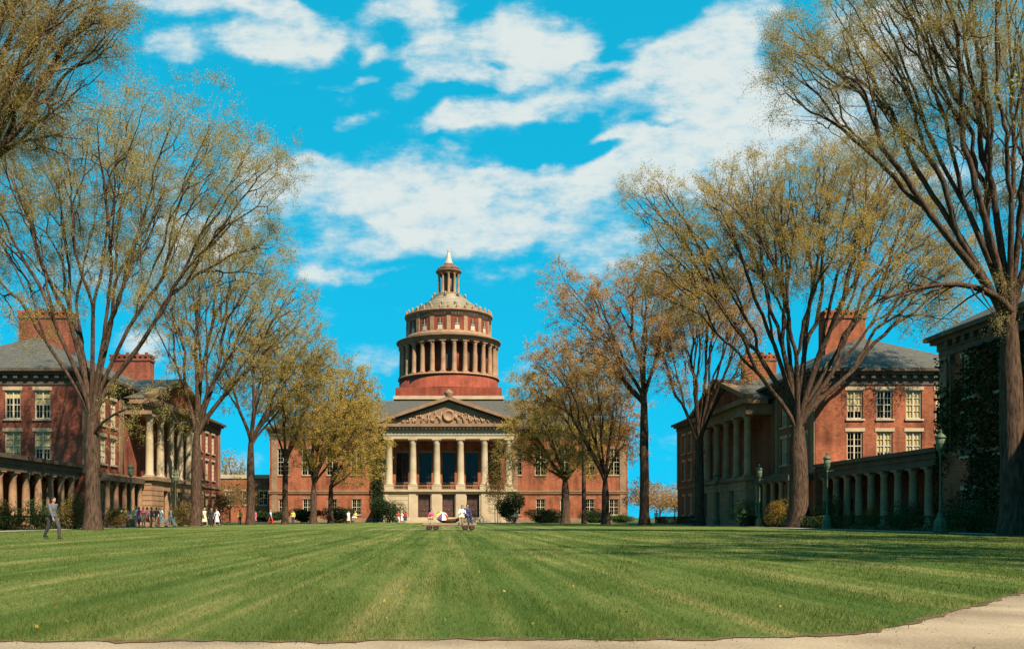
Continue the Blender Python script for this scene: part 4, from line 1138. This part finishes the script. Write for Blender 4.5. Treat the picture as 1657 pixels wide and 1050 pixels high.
    if skirt:
        if sit:
            for n in 'lr': caps(t_, J['hip' + n], J['kn' + n], .13, .10)
            t_.sphere(V3(0, 0, hipz + .04), .17, 12, 8, (1.05, .85, .8))
        else:
            t_.lathe(0, 0, [(.14, hipz + .16), (.175, hipz + .02), (.22, hipz - .2), (.275, hipz - .46), (.26, hipz - .46)], 18, sy=.85)
            t_.sphere(V3(0, 0, hipz + .1), .145, 12, 8, (1, .78, 1))
        out['skirt'] = remesh(t_, 'skirt', MAT['rubber'], .018, 2)
    else:
        for n in 'lr':
            caps(t_, J['hip' + n], J['kn' + n], .105, .078); caps(t_, J['kn' + n], J['kn' + n].lerp(J['an' + n], .93), .078, .062)
        t_.sphere(V3(0, 0, hipz + .04), .158, 12, 8, (1.06, .76, .75))
        out['trousers'] = remesh(t_, 'trousers', MAT['rubber'], .016, 2)
    f_ = MB()
    for n in 'lr':
        a = J['an' + n]; caps(f_, a + V3(0, .035, -.048), a + V3(0, -.15, -.058), .048, .038)
    out['shoes'] = remesh(f_, 'shoes', MAT['rubber'], .014, 2)
    return out
FIG = {(p, s): figure(p, s) for p in ('stand', 'walk', 'sit') for s in (False, True)}
HAIR = {'dark': (.02, .014, .01), 'brown': (.07, .035, .016), 'blond': (.42, .28, .10), 'red': (.22, .06, .02), 'grey': (.3, .28, .26)}
def person(px, Y, pose, skirt, top, bottom, hair, label, group=None, face=0., z=0., scale=1.0, X=None):
    """face: heading in degrees, 0 towards the photographer"""
    x = PX(px, Y) if X is None else X
    t = thing('person', label, 'person', (x, Y, z), R(face), group)
    t.scale = (scale,) * 3
    for n, me in FIG[(pose, skirt)].items():
        o = bpy.data.objects.new(n, me); COL.objects.link(o); o.parent = t
        c = {'shirt': top, 'trousers': bottom, 'skirt': bottom, 'hair': HAIR[hair], 'shoes': (.03, .022, .018)}.get(n)
        if c is not None:
            o.material_slots[0].link = 'OBJECT'; o.material_slots[0].material = cloth(c)
    return t
WHITE, CREAM, YEL, PINK, REDC = (.78, .76, .70), (.70, .62, .45), (.72, .52, .12), (.55, .10, .16), (.5, .035, .03)
NAVY, DARK, BRN, TAN, PURP, GREY, LBL = (.03, .035, .09), (.03, .028, .028), (.12, .06, .03), (.36, .26, .15), (.16, .06, .2), (.2, .2, .21), (.35, .45, .62)
person(86, 34, 'walk', False, (.10, .10, .11), (.05, .045, .045), 'dark', 'lone walker on the left lawn in a dark grey jacket and trousers', face=70, scale=.95)
G = 'people gathered on the left walk'
person(194, 75.5, 'stand', True, WHITE, PINK, 'brown', 'person in a white blouse and pink skirt at the left end of the walk group', G, 20)
person(202, 74.5, 'walk', True, YEL, REDC, 'blond', 'person in a yellow top and red skirt in the walk group', G, -30)
person(211, 76.5, 'stand', False, TAN, BRN, 'dark', 'person in a tan jacket and brown trousers before the dark lamp post', G, 60)
person(208, 74.0, 'sit', True, CREAM, REDC, 'dark', 'person seated low in a cream top and red skirt in the walk group', G, 10, z=.12)
person(219, 77.5, 'stand', False, CREAM, GREY, 'blond', 'tall blond person in cream shirt behind the walk group', G, 150, scale=1.08)
person(225, 75.0, 'stand', True, PURP, PURP, 'dark', 'person in an all purple outfit in the walk group', G, -40)
person(232, 74.2, 'stand', True, PINK, TAN, 'brown', 'person in a pink top and tan skirt in the walk group', G, 30)
person(238, 75.4, 'walk', True, CREAM, REDC, 'brown', 'person in a cream blouse with red skirt walking in mid group', G, -60)
person(245, 74.6, 'stand', False, NAVY, DARK, 'dark', 'person in a navy jacket with dark trousers in the walk group', G, 100)
person(253, 76.0, 'walk', False, BRN, TAN, 'brown', 'person in a brown jacket and tan trousers walking away', G, 170)
person(257, 77.2, 'stand', False, WHITE, REDC, 'red', 'red haired person in white shirt and red trousers near the group end', G, 80)
person(262, 74.4, 'walk', True, WHITE, WHITE, 'blond', 'person in a full white dress walking at the right of the group', G, -80)
person(276, 76.0, 'walk', False, CREAM, LBL, 'red', 'person in a cream coat and light blue trousers trailing the group', G, -90)
G2 = 'people walking by the far end of the left hall'
person(331, 81.5, 'walk', True, CREAM, CREAM, 'blond', 'person in a cream dress left of a dark clad companion', G2, 60)
person(342, 82.5, 'stand', False, DARK, DARK, 'red', 'red haired person dressed all in black between two pale figures', G2, 0)
person(351, 81.0, 'walk', True, WHITE, WHITE, 'brown', 'brown haired person in a bright white coat by the far end of the left hall', G2, -50, scale=.98)
person(388, 100, 'stand', False, YEL, BRN, 'blond', 'person in a yellow top against the brown shrub left of the slim elm', None, 20)
person(412, 104, 'stand', True, PINK, PINK, 'dark', 'person in a magenta dress just right of the slim pale elm trunk', None, 0)
person(438, 101, 'walk', False, LBL, REDC, 'grey', 'person in a pale blue shirt and rust trousers left of the thin elm', None, 80)
person(474, 108, 'stand', False, YEL, NAVY, 'dark', 'person in a yellow shirt and navy trousers between left elms', None, -10)
G3 = 'people before the library'
person(564, 112, 'walk', True, WHITE, CREAM, 'dark', 'person in a white blouse and cream skirt before the left library wing', G3, 40)
person(575, 112, 'sit', True, YEL, WHITE, 'blond', 'person sitting on the grass in a yellow top before the left library wing', G3, -30, z=.4)
person(645, 126, 'stand', False, REDC, WHITE, 'brown', 'person in a red shirt and white trousers beside the big left yew', G3, 40)
person(650, 125, 'walk', True, WHITE, WHITE, 'blond', 'person in white at the left of the library steps', G3, -70)
person(656, 126, 'stand', True, REDC, NAVY, 'dark', 'person in a red top and navy skirt at the left of the library steps', G3, 160)
person(834, 128, 'stand', False, CREAM, BRN, 'brown', 'person in a cream shirt beside the big right yew', G3, 30)
person(1062, 112, 'stand', False, WHITE, DARK, 'dark', 'person in a white shirt by the rust coloured tree in the right gap', None, -20)
person(1119, 88.5, 'sit', False, DARK, DARK, 'blond', 'blond person in dark clothes sitting against the pale slim elm on the right', None, 30, z=.1)

# ================================================================ FLAT TRAILER AND WHAT IS ON IT
TY, TX = 58.3, 0.05
def trailer():
    t = thing('flat_trailer', 'low flat wooden trailer on small black wheels parked on the lawn', 'trailer', (TX, TY, 0))
    d = MB()
    for i in range(8): d.box(TX - 1.75, TX + 1.8, TY - .84 + i*.21, TY - .84 + i*.21 + .2, .40, .455)
    d.build('deck', MAT['plank'], t)
    f = MB()
    for y in (-.78, .78): f.box(TX - 1.7, TX + 1.75, TY + y - .04, TY + y + .04, .29, .397)
    for x in (-1.6, -.6, .5, 1.6): f.box(TX + x - .04, TX + x + .04, TY - .74, TY + .74, .31, .396)
    f.tube((TX - 1.7, TY, .33), (TX - 2.5, TY, .22), .03); f.tube((TX - 2.5, TY - .2, .22), (TX - 2.5, TY + .2, .22), .02)
    f.build('frame', MAT['steel'], t)
    for x in (-1.35, -.9, 1.05, 1.5):
        for y in (-.72, .72):
            m = MB(); prof = [(.06, -.055), (.15, -.06), (.185, -.04), (.19, 0), (.185, .04), (.15, .06), (.06, .055)]
            m.lathe(0, 0, prof, 20); m.v = [(TX + x + a, TY + y + c, .19 + b) for a, b, c in m.v]
            w = m.build('wheel', MAT['rubber'], t)
            h = MB(); h.lathe(0, 0, [(.11, -.066), (.11, .066)], 14); h.v = [(TX + x + a, TY + y + c, .19 + b) for a, b, c in h.v]; h.build('rim', MAT['door'], w)
trailer()
def tub():
    t = thing('rowing_tub', 'dark round bottomed tub lying on the trailer deck', 'tub', (TX - .05, TY, .456))
    m = MB(); n = 14; secs = []
    cx = TX - .05
    for i in range(n + 1):
        u = i/n*2 - 1; x = cx + .78*u; w = .36*math.sqrt(max(.02, 1 - abs(u)**2.6)); bot = .456 + .26*u*u*abs(u); top = .456 + .30 + .12*u*u
        secs.append([(x, TY - w, top), (x, TY - w*.86, (top + bot)/2 - .02), (x, TY - w*.4, bot + .01), (x, TY, bot), (x, TY + w*.4, bot + .01), (x, TY + w*.86, (top + bot)/2 - .02), (x, TY + w, top)])
    vs = [p for s in secs for p in s]
    inner = [(cx + (x - cx)*.95, TY + (y - TY)*.9, z + .03 if k % 7 not in (0, 6) else z) for k, (x, y, z) in enumerate(vs)]
    N7 = len(vs); q = []
    for i in range(n):
        for k in range(6):
            a, b, c, d = i*7 + k, i*7 + k + 1, (i+1)*7 + k + 1, (i+1)*7 + k
            q.append((a, b, c, d)); q.append((N7 + d, N7 + c, N7 + b, N7 + a))
        q.append((i*7, (i+1)*7, N7 + (i+1)*7, N7 + i*7)); q.append((i*7 + 6, N7 + i*7 + 6, N7 + (i+1)*7 + 6, (i+1)*7 + 6))
    for i in (0, n):
        for k in range(6): q.append((i*7 + k, N7 + i*7 + k, N7 + i*7 + k + 1, i*7 + k + 1))
    m.add(vs + inner, q, True); m.build('hull', MAT['door'], t)
    s = MB()
    for x in (-.3, .3): s.box(cx + x - .07, cx + x + .07, TY - .3, TY + .3, .68, .705)
    s.build('thwart', MAT['plank'], t)
    c = MB()
    for sd in (-1, 1):
        for i in range(n): 
            k = 0 if sd < 0 else 6
            c.tube(secs[i][k], secs[i+1][k], .022, seg=6)
    c.build('gunwale', MAT['plank'], t)
tub()
def parasol():
    bx, by, bz = TX - .62, TY - .05, .456
    t = thing('beach_umbrella', 'tilted umbrella with red, white, green and purple panels on the trailer', 'umbrella', (bx, by, bz))
    ax = Vector((.18, -.55, .82)).normalized(); tip = Vector((bx, by, bz)) + ax*.86
    u = ax.orthogonal().normalized(); w = ax.cross(u)
    p = MB(); p.tube((bx, by, bz), tip + ax*.08, .016); p.build('pole', MAT['plank'], t)
    m = MB(); n = 8; r = .46
    rib = MB()
    for k in range(n):
        a0, a1 = 2*math.pi*k/n, 2*math.pi*(k+1)/n; rows = []
        for j in range(6):
            f = j/5; row = []
            for i in range(5):
                a = a0 + (a1 - a0)*i/4; sag = 1 - .06*math.sin(math.pi*i/4)*f
                row.append(tip + (u*math.cos(a) + w*math.sin(a))*r*math.sin(f*1.25)*sag/math.sin(1.25) - ax*(.30*(1 - math.cos(f*1.25))/(1 - math.cos(1.25))))
            rows.append(row)
        for th, fl in ((0, False), (.008, True)):
            vs = [q - ax*th for row in rows for q in row]
            m.add(vs, [(j*5 + i, j*5 + i + 1, (j+1)*5 + i + 1, (j+1)*5 + i) for j in range(5) for i in range(4)], True, mi=k % 6)
        e = rows[5][0]; rib.tube(tip - ax*.02, e - ax*.012, .006, seg=5)
    me = m.mesh('canopy', [cloth(c) for c in (REDC, WHITE, (.03, .22, .10), YEL, PURP, WHITE)], origin(t))
    o = bpy.data.objects.new('canopy', me); COL.objects.link(o); o.parent = t
    rib.build('rib', MAT['steel'], t)
parasol()
GT = 'people sitting on the trailer'
person(0, TY - .35, 'sit', True, WHITE, CREAM, 'brown', 'person in a white top and cream skirt sitting on the trailer', GT, -10, z=.456, X=TX + .85, scale=.95)
person(0, TY - .3, 'sit', False, NAVY, NAVY, 'dark', 'person in a navy jacket sitting at the right of the trailer', GT, 20, z=.456, X=TX + 1.2)
person(0, TY - .4, 'sit', True, PINK, TAN, 'dark', 'small person in a pink top sitting at the left end of the trailer', GT, -20, z=.456, X=TX - 1.2, scale=.75)

# ================================================================ SKY, SUN, CAMERA
SUN_AZ, SUN_EL = (0.56, -0.83), R(46)                                   # horizontal direction towards the sun
def world():
    w = bpy.data.worlds.new('World'); scene.world = w; w.use_nodes = True
    nt = w.node_tree; bg = nt.nodes['Background']
    sky = N(nt, 'ShaderNodeTexSky', sky_type='NISHITA', sun_disc=False)
    sky.sun_elevation = SUN_EL; sky.sun_rotation = math.atan2(SUN_AZ[0], SUN_AZ[1])
    sky.air_density = 1.0; sky.dust_density = .3; sky.ozone_density = 1.5
    tc = N(nt, 'ShaderNodeTexCoord'); gen = tc.outputs['Generated']
    sp = N(nt, 'ShaderNodeSeparateXYZ'); L(nt, gen, sp.inputs[0])
    yy = math_(nt, 'MAXIMUM', math_(nt, 'ABSOLUTE', sp.outputs[1]), .05)
    u = math_(nt, 'DIVIDE', sp.outputs[0], yy); v = math_(nt, 'DIVIDE', sp.outputs[2], yy)
    # cloud field in direction space (tangents of bearing and height), in hundredths
    cv = N(nt, 'ShaderNodeCombineXYZ'); L(nt, u, cv.inputs[0]); L(nt, v, cv.inputs[1])
    P = cv.outputs[0]
    n_big = noise(nt, scaled(nt, P, (1, 1.5, 1)), 7.0, 8, .62)
    n_fine = noise(nt, scaled(nt, P, (1, 2.2, 1)), 26.0, 8, .68)
    dist = N(nt, 'ShaderNodeVectorMath', operation='SCALE'); 
    nz = N(nt, 'ShaderNodeTexNoise'); nz.inputs['Scale'].default_value = 9; nz.inputs['Detail'].default_value = 5; L(nt, P, nz.inputs['Vector'])
    sub = N(nt, 'ShaderNodeVectorMath', operation='SUBTRACT'); L(nt, nz.outputs['Color'], sub.inputs[0]); sub.inputs[1].default_value = (.5, .5, .5)
    L(nt, sub.outputs[0], dist.inputs[0]); dist.inputs['Scale'].default_value = .085
    addv = N(nt, 'ShaderNodeVectorMath', operation='ADD'); L(nt, P, addv.inputs[0]); L(nt, dist.outputs[0], addv.inputs[1])
    PW = addv.outputs[0]
    blobs = [  # px, py, rx, ry, rot(deg), weight
        (600, 305, 150, 80, 0, .9), (730, 330, 150, 85, 0, 1.0), (520, 270, 60, 40, 0, .6), (850, 320, 130, 60, 12, .8), (960, 290, 120, 60, 20, .7), (560, 400, 130, 45, 0, .5), (520, 440, 50, 22, 0, .8),
        (690, 395, 160, 32, 0, .55), (900, 370, 170, 55, 0, .6), (1060, 250, 120, 90, 0, .8), (1130, 120, 110, 100, 30, .75), (1190, 60, 100, 70, 40, .8), (1060, 80, 90, 40, 28, .75),
        (1200, 190, 110, 90, 0, .65), (1080, 205, 70, 30, 10, .8), (1230, 330, 110, 90, 0, .5), (780, 192, 105, 42, 8, .95), (890, 165, 95, 36, 15, .95), (720, 205, 50, 32, 0, .8), (1010, 150, 50, 22, 25, .7),
        (850, 85, 95, 62, 5, .95), (790, 55, 80, 45, 20, .8), (710, 110, 80, 38, 0, .85), (690, 45, 55, 75, 0, .85), (630, 15, 70, 35, 20, .8), (650, 150, 45, 20, 10, .7), (930, 75, 40, 45, -40, .7),
        (300, 8, 130, 34, 0, .85), (390, 62, 100, 36, 8, .85), (470, 70, 110, 40, 5, .85), (440, 15, 100, 26, 0, .7), (278, 85, 50, 30, 20, .8), (520, 50, 55, 34, 0, .75), (600, 75, 40, 34, 0, .6), (760, 100, 120, 60, 0, .5), (1120, 180, 140, 110, 0, .45), (450, 10, 80, 20, 0, .6), (565, 190, 55, 18, 8, .55),
        (600, 580, 60, 40, 0, .7), (830, 595, 50, 35, 0, .55), (240, 545, 70, 40, 0, .8), (440, 270, 110, 60, 0, .85), (330, 370, 110, 50, 10, .7), (250, 300, 80, 40, 0, .4), (130, 430, 110, 60, 0, .55), (300, 420, 120, 60, 0, .5), (600, 440, 110, 14, 0, .45), (880, 430, 140, 18, 3, .5), (1100, 420, 160, 60, 0, .4),
        (1330, 160, 170, 130, 0, .8), (1500, 60, 170, 120, 0, .75), (1600, 250, 120, 120, 0, .6), (1440, 300, 120, 60, 0, .5), (1180, 260, 120, 110, 0, .6), (60, 180, 100, 60, 0, .3), (1420, 60, 100, 60, 0, .5), (620, 95, 60, 14, 12, .5), (960, 115, 60, 14, 14, .5), (1000, 215, 60, 12, 8, .5), (1020, 55, 50, 14, 25, .5), (560, 130, 60, 10, 10, .4), (1080, 720, 60, 40, 0, .4), (370, 760, 60, 30, 0, .7)]
    holes = [(800, 90, 34, 16, 0, .9), (1090, 183, 60, 13, 5, .9), (965, 235, 80, 16, 8, .9), (700, 240, 20, 10, 0, .4), (740, 150, 60, 10, 8, .6), (850, 262, 60, 18, 10, .6)]
    tot = None
    for sgn, lst in ((1, blobs), (-1, holes)):
        for px, py, rx, ry, rot, wt in lst:
            m = N(nt, 'ShaderNodeMapping', vector_type='TEXTURE')
            m.inputs['Location'].default_value = ((px - VX)/F, (HY - py)/F, 0)
            m.inputs['Rotation'].default_value = (0, 0, R(rot)); m.inputs['Scale'].default_value = (rx/F, ry/F, 1)
            L(nt, PW, m.inputs['Vector'])
            ln = N(nt, 'ShaderNodeVectorMath', operation='LENGTH'); L(nt, m.outputs[0], ln.inputs[0])
            mr = N(nt, 'ShaderNodeMapRange', interpolation_type='SMOOTHSTEP'); L(nt, ln.outputs['Value'], mr.inputs['Value'])
            mr.inputs['From Min'].default_value = .25; mr.inputs['From Max'].default_value = 1.25
            mr.inputs['To Min'].default_value = sgn*wt; mr.inputs['To Max'].default_value = 0
            tot = mr.outputs[0] if tot is None else math_(nt, 'ADD', tot, mr.outputs[0])
    tot = math_(nt, 'MINIMUM', tot, 1.05)
    front = math_(nt, 'GREATER_THAN', sp.outputs[1], 0.)
    back = math_(nt, 'MULTIPLY', math_(nt, 'SUBTRACT', noise(nt, gen, 2.2, 4), .45), 2.5, clamp=True)
    tot = math_(nt, 'ADD', math_(nt, 'MULTIPLY', tot, front), math_(nt, 'MULTIPLY', back, math_(nt, 'SUBTRACT', 1.0, front)))
    dens = math_(nt, 'ADD', math_(nt, 'ADD', math_(nt, 'MULTIPLY', tot, .9), math_(nt, 'MULTIPLY', math_(nt, 'SUBTRACT', n_big, .5), 2.0)),
                 math_(nt, 'MULTIPLY', math_(nt, 'SUBTRACT', n_fine, .5), 1.15))
    mr = N(nt, 'ShaderNodeMapRange', interpolation_type='SMOOTHSTEP'); L(nt, dens, mr.inputs['Value'])
    mr.inputs['From Min'].default_value = .14; mr.inputs['From Max'].default_value = 1.0
    cl = math_(nt, 'MULTIPLY', mr.outputs[0], math_(nt, 'GREATER_THAN', sp.outputs[2], -.01))
    shade = math_(nt, 'ADD', math_(nt, 'MULTIPLY', dens, .75), math_(nt, 'MULTIPLY', n_fine, .35))
    ccol = ramp(nt, shade, [(.35, (2.3, 4.5, 5.6)), (.62, (3.9, 5.2, 5.7)), (1.05, (5.7, 6.1, 5.9))])
    bw = N(nt, 'ShaderNodeRGBToBW'); L(nt, sky.outputs[0], bw.inputs[0])
    tint = mixc(nt, 1.0, (.05, 2.85, 4.5, 1), math_(nt, 'POWER', bw.outputs[0], .22), 'MULTIPLY')
    fin = mixc(nt, math_(nt, 'MULTIPLY', cl, .93), tint, ccol)
    L(nt, fin, bg.inputs['Color']); bg.inputs['Strength'].default_value = .06
world()
sd = bpy.data.lights.new('sun', 'SUN'); sd.energy = 5.0; sd.angle = R(.5); sd.color = (1.0, .86, .66)
so = bpy.data.objects.new('sun', sd); COL.objects.link(so)
hz = Vector((SUN_AZ[0], SUN_AZ[1], 0)).normalized()
to_sun = hz*math.cos(SUN_EL) + Vector((0, 0, math.sin(SUN_EL)))
so.rotation_euler = (-to_sun).to_track_quat('-Z', 'Y').to_euler(); so.location = (40, -40, 60)

cam = bpy.data.cameras.new('camera'); co = bpy.data.objects.new('camera', cam); COL.objects.link(co)
co.location = (0, 0, CAMH); co.rotation_euler = (R(90), 0, 0)
cam.sensor_width = 36; cam.lens = 36*F/1657
cam.shift_x = (828.5 - VX)/1657; cam.shift_y = (HY - 525)/1657
cam.clip_start = .05; cam.clip_end = 6000
scene.camera = co
scene.view_settings.view_transform = 'Standard'; scene.view_settings.look = 'None'
scene.view_settings.exposure = 1.2; scene.view_settings.gamma = 1.0
